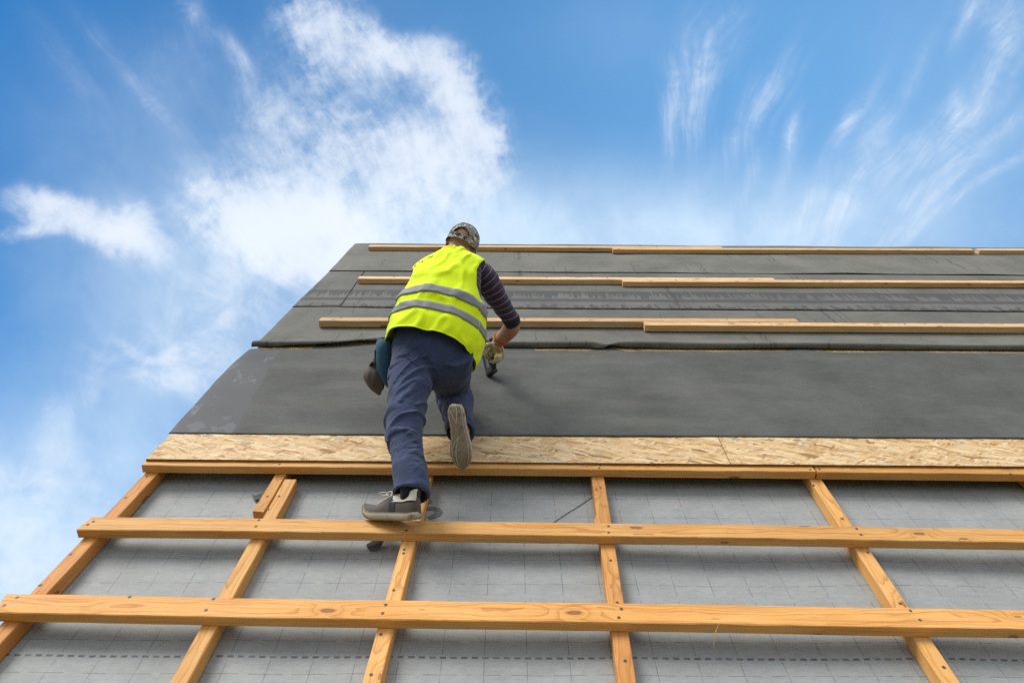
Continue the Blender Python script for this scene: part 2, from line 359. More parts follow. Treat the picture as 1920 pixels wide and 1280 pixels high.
def ground():
    m, k, b = new_mat('grass and bare soil')
    o = objc(k); n = k.noise(o, .35, 6, .65); n2 = k.noise(o, 9, 4, .7)
    c = k.mix(k.step(n, .42, .6), (.055, .085, .028), (.19, .15, .10))
    c = k.mix(k.mul(n2, .5), c, (.10, .10, .05))
    k.put(b.inputs['Base Color'], c); b.inputs['Roughness'].default_value = .95
    return m
M['ground'] = ground()
# ---------------------------------------------------------------- object helpers
def mesh_obj(name, verts, faces, mat, parent=None, matrix=None, smooth=False, mats=None, midx=None):
    me = bpy.data.meshes.new(name); me.from_pydata([tuple(q) for q in verts], [], faces); me.update()
    for mm in (mats or [mat]): me.materials.append(mm)
    if midx is not None:
        for p, i in zip(me.polygons, midx): p.material_index = i
    if smooth: me.polygons.foreach_set('use_smooth', [True] * len(me.polygons))
    o = bpy.data.objects.new(name, me); COL.objects.link(o)
    if parent: o.parent = parent
    if matrix is not None: o.matrix_basis = matrix
    return o
def tag(o, label=None, cat=None, group=None, kind=None):
    if label: o['label'] = label
    if cat: o['category'] = cat
    if group: o['group'] = group
    if kind: o['kind'] = kind
    return o
def empty(name, matrix, label, cat, group=None):
    o = bpy.data.objects.new(name, None); COL.objects.link(o); o.empty_display_size = .1
    o.matrix_basis = matrix
    return tag(o, label, cat, group)
LOFT = {
 'pelvis': [((-0.3516, 3.2387, 0.6109), (0.1802, -0.0137, -0.0327), (0.0088, -0.079, 0.0816)), ((-0.3676, 3.1698, 0.5458), (0.1961, -0.0088, -0.0202), (0.0049, -0.0948, 0.0892)), ((-0.3741, 3.1275, 0.4938), (0.1962, -0.004, -0.0082), (0.0005, -0.1151, 0.0677)), ((-0.3711, 3.1027, 0.4319), (0.1884, -0.0002, 0.0013), (-0.0003, -0.1143, 0.0243)), ((-0.3743, 3.1028, 0.3781), (0.1495, 0.0027, 0.0082), (0.0014, -0.0749, -0.0002))],
 'leg_l': [((-0.4602, 3.1408, 0.5265), (0.1001, -0.0058, -0.0136), (0.0087, -0.0521, 0.0863)), ((-0.4639, 3.0417, 0.4671), (0.1018, -0.0047, -0.011), (0.0078, -0.0471, 0.093)), ((-0.4587, 2.9518, 0.4307), (0.0971, 0.0013, 0.0041), (-0.0033, -0.0368, 0.0899)), ((-0.4589, 2.8487, 0.3882), (0.0851, 0.0017, 0.005), (-0.0041, -0.0339, 0.08)), ((-0.4601, 2.7573, 0.3481), (0.0856, 0.0008, 0.0028), (-0.0024, -0.0349, 0.0828)), ((-0.447, 2.6676, 0.3123), (0.0768, 0.0012, 0.0037), (-0.0032, -0.0294, 0.0751)), ((-0.4261, 2.5792, 0.2798), (0.0694, 0.0033, 0.0088), (-0.0079, -0.0259, 0.0721)), ((-0.4037, 2.4937, 0.2546), (0.0688, 0.0052, 0.0137), (-0.0116, -0.0304, 0.0702)), ((-0.3938, 2.4514, 0.2297), (0.0714, 0.004, 0.0105), (-0.0079, -0.0413, 0.0691)), ((-0.3905, 2.4095, 0.2057), (0.0761, -0.002, -0.0044), (0.0032, -0.0422, 0.0741))],
 'thigh_r': [((-0.2661, 3.0746, 0.5512), (0.0917, -0.0043, -0.0099), (-0.0077, -0.079, -0.0374)), ((-0.2754, 3.1276, 0.4411), (0.0941, -0.001, -0.0017), (-0.0016, -0.071, -0.0462)), ((-0.2908, 3.2217, 0.326), (0.0923, 0.0019, 0.0056), (0.0044, -0.0609, -0.051)), ((-0.2967, 3.3021, 0.2306), (0.0896, 0.003, 0.0083), (0.0061, -0.0547, -0.0465))],
 'shank_r': [((-0.2942, 3.3201, 0.2219), (0.0915, 0.003, 0.0084), (-0.0065, -0.0066, 0.073)), ((-0.2767, 3.2313, 0.2154), (0.0868, 0.0035, 0.0094), (-0.0079, -0.0036, 0.0738)), ((-0.2547, 3.113, 0.216), (0.0763, 0.0034, 0.0091), (-0.0082, -0.0, 0.0687)), ((-0.24, 2.996, 0.2197), (0.07, 0.0033, 0.0088), (-0.0082, -0.002, 0.0666)), ((-0.2291, 2.9071, 0.2129), (0.0659, 0.0027, 0.0074), (-0.0071, -0.0059, 0.0657))],
 'vest': [((-0.3909, 3.1375, 0.5187), (0.2209, -0.0235, -0.0568), (-0.0394, 0.0956, -0.154)), ((-0.3601, 3.1827, 0.5782), (0.2299, -0.0208, -0.0499), (-0.0259, 0.0845, -0.1396)), ((-0.3481, 3.2366, 0.6326), (0.2266, -0.019, -0.0456), (-0.0178, 0.0659, -0.1244)), ((-0.3345, 3.2915, 0.6892), (0.2167, -0.0157, -0.0375), (-0.0158, 0.0492, -0.1145)), ((-0.3241, 3.352, 0.7329), (0.2046, -0.011, -0.0257), (-0.0101, 0.0335, -0.1032)), ((-0.3215, 3.4135, 0.779), (0.1974, -0.0046, -0.0099), (-0.0038, 0.0342, -0.0886)), ((-0.3154, 3.4831, 0.8186), (0.1919, 0.0009, 0.0038), (0.0012, 0.0395, -0.0703)), ((-0.3027, 3.5385, 0.8497), (0.1747, 0.0034, 0.0101), (0.0028, 0.0305, -0.0591)), ((-0.2957, 3.5784, 0.8687), (0.1221, -0.0001, 0.0008), (0.0004, 0.0191, -0.0502)), ((-0.2904, 3.602, 0.8739), (0.0879, -0.0032, -0.0072), (-0.0036, 0.0144, -0.0508)), ((-0.2864, 3.6266, 0.8818), (0.0716, -0.0042, -0.0099), (-0.0057, 0.0161, -0.0477))],
 'sleeve_r': [((-0.1985, 3.5384, 0.8234), (0.0342, 0.0163, 0.0412), (0.0128, -0.0535, 0.0105)), ((-0.1411, 3.5448, 0.786), (0.0455, 0.0169, 0.0428), (0.0157, -0.0636, 0.0084)), ((-0.0985, 3.5488, 0.7154), (0.053, 0.0119, 0.0302), (0.0123, -0.0609, 0.0024)), ((-0.0637, 3.555, 0.6503), (0.052, 0.0083, 0.0213), (0.0094, -0.0561, -0.001)), ((-0.0269, 3.5629, 0.5896), (0.0468, 0.0058, 0.0148), (0.0064, -0.049, -0.001)), ((0.0033, 3.5659, 0.5434), (0.0428, 0.0058, 0.0149), (0.0067, -0.0451, -0.0018)), ((0.0193, 3.573, 0.5074), (0.0358, 0.0069, 0.0176), (0.0093, -0.0392, -0.0036))],
 'forearm_r': [((0.0135, 3.5855, 0.5119), (0.0417, 0.0016, 0.0043), (0.0029, -0.037, -0.0147)), ((0.0051, 3.6013, 0.4704), (0.0479, -0.0022, -0.0051), (-0.0041, -0.0401, -0.0218)), ((-0.0182, 3.6367, 0.4239), (0.0398, -0.0071, -0.0175), (-0.0141, -0.0318, -0.0191)), ((-0.0451, 3.675, 0.3849), (0.0314, -0.0089, -0.0219), (-0.0175, -0.0273, -0.0141)), ((-0.065, 3.7045, 0.3505), (0.0272, -0.0101, -0.025), (-0.0186, -0.0246, -0.0103))],
 'neck': [((-0.2741, 3.5819, 0.8507), (0.0501, -0.0021, -0.0048), (-0.0031, 0.0059, -0.0346)), ((-0.2653, 3.6625, 0.8638), (0.0511, -0.0042, -0.0102), (-0.0072, 0.0136, -0.0417)), ((-0.2613, 3.7417, 0.9006), (0.0577, -0.0038, -0.009), (-0.0066, 0.0247, -0.0526))],
 'pouch': [((-0.5948, 3.2103, 0.5644), (0.0286, -0.002, -0.0046), (0.0018, -0.024, 0.0211)), ((-0.6059, 3.1914, 0.5439), (0.0415, -0.001, -0.0021), (0.0007, -0.0381, 0.0322)), ((-0.6052, 3.1696, 0.5164), (0.0479, -0.001, -0.0021), (0.0004, -0.0519, 0.0345)), ((-0.6018, 3.1374, 0.4628), (0.0464, -0.001, -0.0021), (0.0003, -0.0518, 0.0311)), ((-0.5945, 3.1049, 0.4083), (0.0411, -0.0005, -0.0009), (0.0001, -0.038, 0.0246)), ((-0.5822, 3.081, 0.3757), (0.0257, -0.001, -0.0022), (0.0003, -0.0197, 0.0123)), ((-0.5693, 3.0739, 0.3579), (0.0103, -0.0005, -0.0011), (-0.0, -0.0067, 0.0027))],
 'cloth_bag': [((-0.6515, 3.1534, 0.4753), (0.0117, -0.0019, -0.0047), (0.0012, -0.0092, 0.0067)), ((-0.6545, 3.1298, 0.4433), (0.0271, -0.001, -0.0022), (0.0005, -0.0196, 0.0146)), ((-0.6601, 3.1073, 0.4138), (0.045, -0.0, 0.0003), (-0.0002, -0.0319, 0.025)), ((-0.649, 3.0859, 0.3871), (0.0461, -0.0, 0.0003), (-0.0002, -0.0316, 0.0191)), ((-0.6386, 3.0754, 0.361), (0.0359, -0.0, 0.0002), (-0.0001, -0.0217, 0.0087)), ((-0.6295, 3.0678, 0.342), (0.0166, 0.0019, 0.0049), (-0.0, -0.0081, 0.0032)), ((-0.6229, 3.0616, 0.3266), (0.0051, 0.0005, 0.0012), (-0.0, -0.0025, 0.001))],
}
PT = {
 'shoe_l_toe': (-0.5978, 2.4512, 0.0656),
 'shoe_l_heel': (-0.3487, 2.3057, 0.1619),
 'shoe_r_heel': (-0.2475, 2.8315, 0.4009),
 'shoe_r_toe': (-0.2104, 2.6969, 0.1452),
 'head': (-0.262, 3.7542, 0.9048),
 'cam_r': (1.0, -0.0008, 0.0069),
 'cam_u': (-0.0061, 0.3708, 0.9287),
 'cam_f': (0.0033, 0.9287, -0.3708),
 'ank_l': (-0.3951, 2.3866, 0.2023),
 'ank_r': (-0.2456, 2.9265, 0.2613),
 'stap_tip': (-0.1219, 3.7617, 0.15),
 'stap_rear': (-0.1556, 3.8495, 0.2275),
 'stap_top': (-0.0772, 3.7067, 0.2481),
 'palm': [(-0.0619, 3.7009, 0.3552), (-0.0768, 3.6955, 0.3281), (-0.0889, 3.6947, 0.299)],
 'thumb': [(-0.0918, 3.6952, 0.354), (-0.1241, 3.6711, 0.3474), (-0.1445, 3.6519, 0.3261), (-0.1473, 3.6409, 0.2984)],
 'f1': [(-0.1102, 3.7026, 0.3185), (-0.1328, 3.6578, 0.314), (-0.1323, 3.6387, 0.293), (-0.1153, 3.6618, 0.2703)],
 'f2': [(-0.0704, 3.6729, 0.2984), (-0.0723, 3.6158, 0.2902), (-0.0843, 3.6173, 0.2669), (-0.1034, 3.6643, 0.2497)],
 'f3': [(-0.0556, 3.6855, 0.3031), (-0.0518, 3.6272, 0.2919), (-0.0635, 3.6184, 0.2698), (-0.0824, 3.6643, 0.2498)],
 'f4': [(-0.0439, 3.7095, 0.3095), (-0.0373, 3.6614, 0.297), (-0.043, 3.6434, 0.2786), (-0.0613, 3.6676, 0.2583)],
}
# ---------------------------------------------------------------- ground and house
gs = 900
tag(mesh_obj('ground', [(-gs, -gs, 0), (gs, -gs, 0), (gs, gs, 0), (-gs, gs, 0)], [(0, 1, 2, 3)], M['ground']), kind='structure')
UR, VE, VR = 7.0, .75, 6.86        # right end, eaves, ridge
house = empty('house', RM.copy(), 'house roof under construction lined with grey membrane printed with crosses', 'house')
def sheet(name, u0, u1, v0, v1, nu, nv, f, mat, parent, smooth=True):
    vs_, fs = [], []
    for j in range(nv + 1):
        for i in range(nu + 1):
            s, t = i / nu, j / nv
            vs_.append(f(u0 + (u1 - u0) * s, v0 + (v1 - v0) * t, s, t))
    for j in range(nv):
        for i in range(nu):
            a = j * (nu + 1) + i; fs.append((a, a + 1, a + nu + 2, a + nu + 1))
    return mesh_obj(name, vs_, fs, mat, parent, smooth=smooth)
def memb(u, v, s, t):
    p = Vector((u * 1.6, v * 3.0, 2.0))
    h = .004 * noise.noise(p) + .0025 * noise.noise(p * 3.1)
    if u > 1.3: h += .016 * min(1, (u - 1.3) / .4) * max(0, noise.noise(Vector((u * 2.2 + v * 2.0, v * 4.2 - u, 5)))) * math.exp(-((v - 2.1) / .35) ** 2)
    # the sheet sags a little between the counter battens
    cb = [-1.70, -1.00, -.40, .385, 1.38, 2.33, 3.1, 3.9, 4.7, 5.5, 6.3, 7.1]
    for a, b in zip(cb, cb[1:]):
        if a <= u < b:
            q = (u - a) / (b - a); h -= .006 * (b - a) * 4 * q * (1 - q) * (1 + .5 * noise.noise(Vector((a * 9, v * 2.5, 0))))
            dE = min(u - a, b - u); h += .0035 * math.exp(-dE / .07) * noise.noise(Vector((a * 3 + (u - a) * 6, v * 9 + (u - a) * 5, 2)))
    return (u, v, h - .003)
mb = sheet('breather_membrane', -1.69, UR, VE, 3.1, 520, 140, memb, M['membrane'], house)
# worn printed figure and a stray pencil line on the membrane
def ribbon(pts, wid):
    vs_, fs = [], []
    for i, p in enumerate(pts):
        a = Vector(pts[max(i - 1, 0)]); b = Vector(pts[min(i + 1, len(pts) - 1)])
        d_ = (b - a).normalized(); n_ = Vector((-d_.y, d_.x)) * (wid[i] if isinstance(wid, list) else wid) / 2
        q = Vector(p)
        h = memb(q.x, q.y, 0, 0)[2] + .003
        vs_ += [(q.x + n_.x, q.y + n_.y, h), (q.x - n_.x, q.y - n_.y, h)]
    for i in range(len(pts) - 1): fs.append((2 * i, 2 * i + 1, 2 * i + 3, 2 * i + 2))
    return vs_, fs
v_, f_ = ribbon([(-.362, 2.612), (-.336, 2.617), (-.312, 2.610), (-.303, 2.594), (-.306, 2.576), (-.322, 2.560), (-.342, 2.545)], [.026, .027, .028, .028, .027, .026, .02])
mesh_obj('printed_mark', v_, f_, M['ink'], mb)
mesh_obj('printed_mark', [(-.364, 2.651, .004), (-.337, 2.659, .004), (-.352, 2.678, .004)], [(0, 1, 2)], M['ink'], mb)
v_, f_ = ribbon([(.188 + .194 * q / 8, 2.519 + .192 * q / 8 + .002 * math.sin(q)) for q in range(9)], .0055)
mesh_obj('printed_mark', v_, f_, M['ink'], mb)
# deck below the felt, back slope, walls
def box(u0, u1, v0, v1, w0, w1):
    vs_ = [(u, v, w) for w in (w0, w1) for v in (v0, v1) for u in (u0, u1)]
    return vs_, [(0, 2, 3, 1), (4, 5, 7, 6), (0, 1, 5, 4), (2, 6, 7, 3), (0, 4, 6, 2), (1, 3, 7, 5)]
def deck_part():
    vs_ = [(-1.55, 4.34, .09), (UR, 4.34, .09), (UR, VR, .09), (-1.50, VR, .09)]
    vs_ += [(a, b, .107) for a, b, c in vs_]
    return vs_, [(3, 2, 1, 0), (4, 5, 6, 7), (0, 1, 5, 4), (1, 2, 6, 5), (2, 3, 7, 6), (3, 0, 4, 7)]
v_, f_ = deck_part(); mesh_obj('roof_deck', v_, f_, M['osb'], house)
RI = RM.inverted()
def wl(x, y, z): return tuple(RI @ Vector((x, y, z)))
e = W((0, VE, -.12)); r_ = W((0, VR, -.06)); ye, ze, yr, zr = e.y + .1, e.z, r_.y, r_.z
yb = 2 * yr - ye
mesh_obj('gable_wall', [wl(-1.5, ye, -.02), wl(-1.5, yb, -.02), wl(-1.5, yb, ze), wl(-1.46, yr, zr), wl(-1.5, ye, ze + .1)] + [wl(-1.25, ye, -.02), wl(-1.25, yb, -.02), wl(-1.25, yb, ze), wl(-1.25, yr, zr), wl(-1.25, ye, ze + .1)],
         [(0, 1, 2, 3, 4), (9, 8, 7, 6, 5), (0, 5, 6, 1), (1, 6, 7, 2), (2, 7, 8, 3), (3, 8, 9, 4), (4, 9, 5, 0)], M['plaster'], house)
vv = [wl(-1.25, ye + .02, -.02), wl(UR - .1, ye + .02, -.02), wl(UR - .1, ye + .02, ze), wl(-1.25, ye + .02, ze), wl(-1.25, ye + .27, -.02), wl(UR - .1, ye + .27, -.02), wl(UR - .1, ye + .27, ze), wl(-1.25, ye + .27, ze)]
mesh_obj('front_wall', vv, [(0, 1, 2, 3), (7, 6, 5, 4), (3, 2, 6, 7), (0, 4, 5, 1), (0, 3, 7, 4), (1, 5, 6, 2)], M['plaster'], house)
rt = W((0, VR, .1)); zt = rt.z
vv = [wl(-1.53, rt.y + .004, zt), wl(UR, rt.y + .004, zt), wl(UR, yb + .3, ze), wl(-1.62, yb + .3, ze)]
vv += [wl(-1.53, rt.y + .004, zt - .12), wl(UR, rt.y + .004, zt - .12), wl(UR, yb + .3, ze - .12), wl(-1.62, yb + .3, ze - .12)]
mesh_obj('rear_roof', vv, [(0, 1, 2, 3), (7, 6, 5, 4), (0, 4, 5, 1), (1, 5, 6, 2), (2, 6, 7, 3), (3, 7, 4, 0)], M['felt_top'], house)

# ---------------------------------------------------------------- timber
def screw_mesh():
    vs_, fs, mi = [], [], []
    for r_, z in ((.0062, .0), (.0062, .0012), (.0048, .0022), (.0022, .0022), (.0014, .0008)):
        for i in range(10): vs_.append((r_ * math.cos(i * .6283), r_ * math.sin(i * .6283), z))
    for j in range(4):
        for i in range(10): fs.append((j * 10 + i, j * 10 + (i + 1) % 10, (j + 1) * 10 + (i + 1) % 10, (j + 1) * 10 + i)); mi.append(0 if j < 3 else 1)
    fs.append(tuple(40 + i for i in range(10))); mi.append(1)
    return vs_, fs, mi
SCREW = None
def timber(name, label, cat, A, B, wid, th, w0, mat, group=None, screws=(), seed=0, warp=.0025, knob=None, cutA=0, cutB=0):
    """a sawn stick lying on the slope from A to B (centre line), local x along the stick"""
    global SCREW
    A, B = Vector((A[0], A[1], w0)), Vector((B[0], B[1], w0)); d_ = B - A; L = d_.length; an = math.atan2(d_.y, d_.x)
    n = max(6, int(L / .05)); c = .0028
    prof = [(-wid / 2 + c, 0), (wid / 2 - c, 0), (wid / 2, c), (wid / 2, th - c), (wid / 2 - c, th), (-wid / 2 + c, th), (-wid / 2, th - c), (-wid / 2, c)]
    vs_, fs = [], []
    for i in range(n + 1):
        x = L * i / n
        by = warp * noise.noise(Vector((x * .9, seed * 7.3, 1.1))) * 2; bz = warp * .35 * noise.noise(Vector((x * 1.1, seed * 3.1, 4.2)))
        for j, (y, z) in enumerate(prof):
            q = Vector((x * 11, j * 3.3 + seed, seed * 1.7))
            jy = .0011 * noise.noise(q); jz = .0008 * noise.noise(q + Vector((9, 9, 9)))
            if z < .001: jz = 0
            chip = max(0, noise.noise(q * .7 + Vector((3, 1, 7))) - .42) * .010
            yy = y + by + jy + (chip if y < 0 else -chip) * (1 if z > th / 2 else .3)
            if knob and z > .0: yy += knob[1] * math.exp(-((x - knob[0]) / .028) ** 2) * (1 if y > 0 else 0)
            xx = x
            if i == 0: xx += cutA * y
            if i == n: xx += cutB * y
            vs_.append((xx, yy, max(0, z + bz * (z > .001) + jz)))
    for i in range(n):
        for j in range(8): fs.append((i * 8 + j, i * 8 + (j + 1) % 8, (i + 1) * 8 + (j + 1) % 8, (i + 1) * 8 + j)[::-1])
    fs.append(tuple(range(8))); fs.append(tuple(n * 8 + j for j in range(7, -1, -1)))
    fs = [tuple(reversed(f)) for f in fs]
    T = RM @ Matrix.Translation(A) @ Matrix.Rotation(an, 4, 'Z')
    o = mesh_obj(name, vs_, fs, mat, matrix=T); tag(o, label, cat, group)
    inv = (Matrix.Translation(A) @ Matrix.Rotation(an, 4, 'Z')).inverted()
    for i, (u, v) in enumerate(screws):
        p = inv @ Vector((u, v, w0 + th))
        if SCREW is None:
            sv, sf, mi = screw_mesh()
            s_ = mesh_obj('screw', sv, sf, None, o, mats=[M['steel'], M['rust']], midx=mi); SCREW = s_
        else:
            s_ = SCREW.copy(); COL.objects.link(s_); s_.parent = o
        s_.matrix_basis = Matrix.Translation((p.x, p.y, th - .0004)) @ Matrix.Rotation(i * 1.3 + seed, 4, 'Z')
    return o
GR = 'counter battens running up the slope'
RH = .056
def mid(a, b, t): return (a[0] + (b[0] - a[0]) * t, a[1] + (b[1] - a[1]) * t)
timber('counter_batten', 'counter battens edge piece running up the gable edge against the sky', 'timber batten', (-1.706, 1.0), (-1.636, 3.05), .060, RH, .0, M['orange'], GR, [(-1.65, 2.766), (-1.693, 2.051), (-1.683, 2.223), (-1.662, 2.60)], 1)
timber('counter_batten', 'long golden counter batten with its sawn top end showing beside a shorter piece', 'timber batten', (-1.012, 1.0), (-.994, 2.75), .056, RH, .0, M['golden'], GR, [(-1.002, 2.616), (-1.018, 2.52)], 2)
timber('counter_batten', 'short piece of counter batten tucked under the long batten below the strand board edge', 'timber batten', (-1.054, 2.503), (-1.042, 3.05), .050, RH, .0, M['golden'], GR, [(-1.053, 2.615)], 3, cutA=.12)
timber('counter_batten', 'knotty counter batten passing beneath the heel of the standing foot', 'timber batten', (-.432, 1.0), (-.374, 3.05), .056, RH, .0, M['golden'], GR, [(-.406, 2.259), (-.405, 2.237), (-.412, 2.033), (-.422, 1.822), (-.424, 1.657)], 4)
timber('counter_batten', 'orange counter batten with a bulging knot below the middle of the strand board', 'timber batten', (.345, 1.0), (.418, 3.05), .057, RH, .0, M['orange'], GR, [(.41, 2.695), (.391, 2.202), (.385, 1.976), (.374, 1.716)], 5, knob=(1.435, .020))
timber('counter_batten', 'slanting golden counter batten meeting the joint of the upper batten at right', 'timber batten', (1.350, 1.0), (1.412, 3.05), .056, RH, .0, M['golden'], GR, [(1.376, 2.726), (1.397, 2.475), (1.402, 2.257), (1.386, 1.978), (1.38, 1.696)], 6)
timber('counter_batten', 'counter batten barely showing at the right border under the strand board', 'timber batten', (2.375, 1.0), (2.42, 3.05), .056, RH, .0, M['golden'], GR, [], 7)
GB = 'golden battens nailed across the counter battens'
BT = .040
timber('cross_batten', 'lowest long golden batten lying across all the counter battens', 'timber batten', (-1.735, 1.914), (3.2, 1.843), .092, BT, RH, M['golden'], GB,
       [(-1.696, 1.943), (-1.715, 1.905), (-1.311, 1.949), (-1.022, 1.887), (-1.018, 1.94), (-.419, 1.916), (-.423, 1.876), (.372, 1.861), (.386, 1.901), (1.372, 1.898), (1.382, 1.856)], 11, .003, cutA=-.2)
timber('cross_batten', 'long golden batten the worker stands on with his left shoe', 'timber batten', (-1.700, 2.366), (3.2, 2.302), .086, BT, RH, M['golden'], GB,
       [(-1.67, 2.375), (-1.681, 2.355), (-1.01, 2.390), (-1.008, 2.348), (-.405, 2.326), (.401, 2.361), (.396, 2.319), (1.394, 2.352), (1.394, 2.314)], 12, .003, cutA=.15)
timber('cross_batten', 'batten carrying the lower edge of the strand board, left of the joint', 'timber batten', (-1.682, 2.840), (1.400, 2.815), .086, BT, RH, M['golden'], GB, [(-1.055, 2.812), (.414, 2.795), (-.47, 2.800), (1.38, 2.790)], 13)
timber('cross_batten', 'batten carrying the lower edge of the strand board, right of the joint', 'timber batten', (1.408, 2.813), (4.6, 2.781), .086, BT, RH, M['golden'], GB, [(1.425, 2.797), (2.284, 2.765)], 14)

# strand boards on the battens
BW = RH + BT + .001
def osb_board(label, pts, seed):
    n = 40
    a, b, c, d_ = [Vector(p) for p in pts]
    org = Vector((a.x, a.y, BW))
    vs_, fs, mi = [], [], []
    for i in range(n + 1):
        t = i / n
        lo = a.lerp(b, t); hi = d_.lerp(c, t)
        j = .0018 * noise.noise(Vector((t * 40, seed, 0)))
        for p, w in ((lo, 0), (hi, 0), (hi, .0115), (lo, .0115)):
            vs_.append((p.x - org.x, p.y - org.y + (j if p is lo else 0), w))
    for i in range(n):
        for j in range(4):
            fs.append((i * 4 + j, (i + 1) * 4 + j, (i + 1) * 4 + (j + 1) % 4, i * 4 + (j + 1) % 4)); mi.append(0 if j in (0, 2) else 1)
    fs.append((0, 1, 2, 3)); mi.append(1); fs.append((n * 4 + 3, n * 4 + 2, n * 4 + 1, n * 4)); mi.append(1)
    me = mesh_obj('strand_board', vs_, fs, None, matrix=RM @ Matrix.Translation(org), mats=[M['osb'], M['osb_edge']], midx=mi)
    bm = bmesh.new(); bm.from_mesh(me.data); bmesh.ops.recalc_face_normals(bm, faces=bm.faces); bm.to_mesh(me.data); bm.free()
    return tag(me, label, 'strand board', 'strand boards under the felt')
osb_board('pale strand board from the gable edge to the joint, below the kneeling shoe', [(-1.676, 2.832), (1.0195, 2.816), (1.075, 4.32), (-1.606, 4.32)], 1)
osb_board('pale strand board right of the joint', [(1.0225, 2.816), (4.6, 2.802), (4.6, 4.32), (1.078, 4.32)], 2)

# ---------------------------------------------------------------- roofing felt
GPT = [(2.84, -1.677), (3.1, -1.669), (3.684, -1.674), (4.1, -1.652), (4.34, -1.624), (4.957, -1.602), (5.896, -1.553), (6.86, -1.530), (7.5, -1.5)]
def gable_u(v):
    for (a, ua), (b, ub) in zip(GPT, GPT[1:]):
        if v <= b: return ua + (ub - ua) * (v - a) / (b - a)
    return GPT[-1][1]
def felt_sheet(label, mat, u0, u1, vlo, vhi, hf, nu=260, nv=36):
    """vlo, vhi: functions of u; hf(u, v): height off the deck; u0 None = follow the gable edge"""
    org = Vector((0, 0, 0))
    vs_, fs = [], []
    for j in range(nv + 1):
        for i in range(nu + 1):
            s, t = (i / nu) ** 1.25, j / nv
            ub = u0 if u0 is not None else -1.6
            u = ub + (u1 - ub) * s
            v = vlo(u) + (vhi(u) - vlo(u)) * t
            if u0 is None:
                ge = gable_u(v) + .004 * noise.noise(Vector((v * 5, 3, 0)))
                ge -= .008; u = ge + (u1 - ge) * s
            h = hf(u, v)
            if u0 is None: h -= .004 * math.exp(-(u - ge) / .02)
            vs_.append((u, v, h))
    for j in range(nv):
        for i in range(nu):
            a = j * (nu + 1) + i; fs.append((a, a + 1, a + nu + 2, a + nu + 1))
    o = mesh_obj('roofing_felt', vs_, fs, mat, matrix=RM.copy(), smooth=True)
    sm = o.modifiers.new('thickness', 'SOLIDIFY'); sm.thickness = .0035; sm.offset = -1
    return tag(o, label, 'roofing felt', 'sheets of roofing felt')
FW = BW + .0115 + .0045
def nz(u, v, a, b, s): return noise.noise(Vector((u * a, v * b, s)))
def gs_(x, c, s): return math.exp(-((x - c) / s) ** 2)
def hA(u, v):
    h = FW + .006 * nz(u, v, 1.3, 2.2, 1) + .0025 * nz(u, v, 4, 7, 2) + .005 * max(0, nz(u + v * 1.3, v, 3.2, 1.2, 17)) ** 2
    h += .010 * gs_(v, 4.17, .05) * max(0, nz(u, 0, 2.2, 1, 3)) + .004 * max(0, nz(u + v * .6, v, 2.2, 3.5, 9))
    return max(h, FW - .001)
felt_sheet('wide charcoal felt sheet under the staple gun, shiny and scuffed at its gable end', M['felt_low'], None, UR,
    lambda u: 3.062 + .012 * max(0, -u - .9) + .007 * nz(u, 0, 1.2, 1, 4) + .002 * nz(u, 0, 9, 1, 4) - .00 ,
    lambda u: 4.160 + .05 * gs_(u, .66, .07) + .04 * gs_(u, 1.9, .08) + (.07 if -1.2 < u < .2 else 0) + .004 * nz(u, 0, 7, 1, 6), hA, 300, 60)
def loB(u): return 4.193 + .012 * nz(u, 0, 1.1, 1, 8) + .055 * gs_(u, -.80, .22) - .012 * gs_(u, .62, .05) - .008 * gs_(u, -1.45, .2)
def hB(u, v):
    s = v - loB(u)
    amp = .036 + .010 * nz(u, 0, .8, 1, 5) - .014 * gs_(u, .62, .05) - .006 * gs_(u, -1.0, .3)
    roll = math.sqrt(max(0.0, 1 - ((.022 - s) / .0222) ** 2)) if s < .022 else gs_(s, .022, .052 + .02 * nz(u, 0, 1.5, 1, 9))
    h = FW + .002 + .003 * math.exp(-max(0, s) / .16) + amp * roll + .010 * gs_(s, .10, .05) * (.5 + nz(u, v, .9, 3, 2)) + .004 * nz(u, v, 1.6, 3, 3) + .014 * max(0, nz(u * .6 + v * 1.4, v * .4, 2.2, 1.0, 57)) ** 2
    h += .014 * gs_(v - .10 * math.sin(u * 2.0), 4.78, .05) * max(0, nz(u, 0, 1.0, 1, 14)) 
    return max(h, FW + .004)
felt_sheet('grey felt sheet with a puckered lifted hem along the lowest pale batten', M['felt_mid'], None, UR, loB, lambda u: 5.02, hB, 300, 120)
def hC(u, v): return FW + .0105 + .003 * nz(u, v, 1.5, 3, 31) + .003 * gs_(v, 4.96, .03) * max(0, nz(u, 0, 2.5, 1, 3))
felt_sheet('short stained felt piece between the gable edge and the slanting seam', M['felt_drip'], None, -1.257, lambda u: 4.960 + .004 * nz(u, 0, 3, 1, 2), lambda u: 5.96, hC, 40, 30)
felt_sheet('long felt sheet with a dark tarry stripe and drip stains between two pale battens', M['felt_drip'], -1.250, UR, lambda u: 4.948 + .010 * nz(u, 0, .7, 1, 2) + .003 * nz(u, 0, 4, 1, 2), lambda u: 5.96, hC, 260, 30)
def hD(u, v): return FW + .016 + .006 * nz(u + v, v, 1.3, 2.5, 41) + .016 * max(0, nz(u * .7 + v * 1.6, v * .4, 2.0, 1.0, 47)) ** 2 + .004 * gs_(v, 5.9, .03) * max(0, nz(u, 0, 1.7, 1, 13))
felt_sheet('topmost paler felt sheet below the ridge with faint wrinkles', M['felt_top'], None, UR, lambda u: 5.888 + .012 * nz(u, 0, .8, 1, 7) + .003 * nz(u, 0, 4, 1, 2), lambda u: VR, hD, 260, 40)

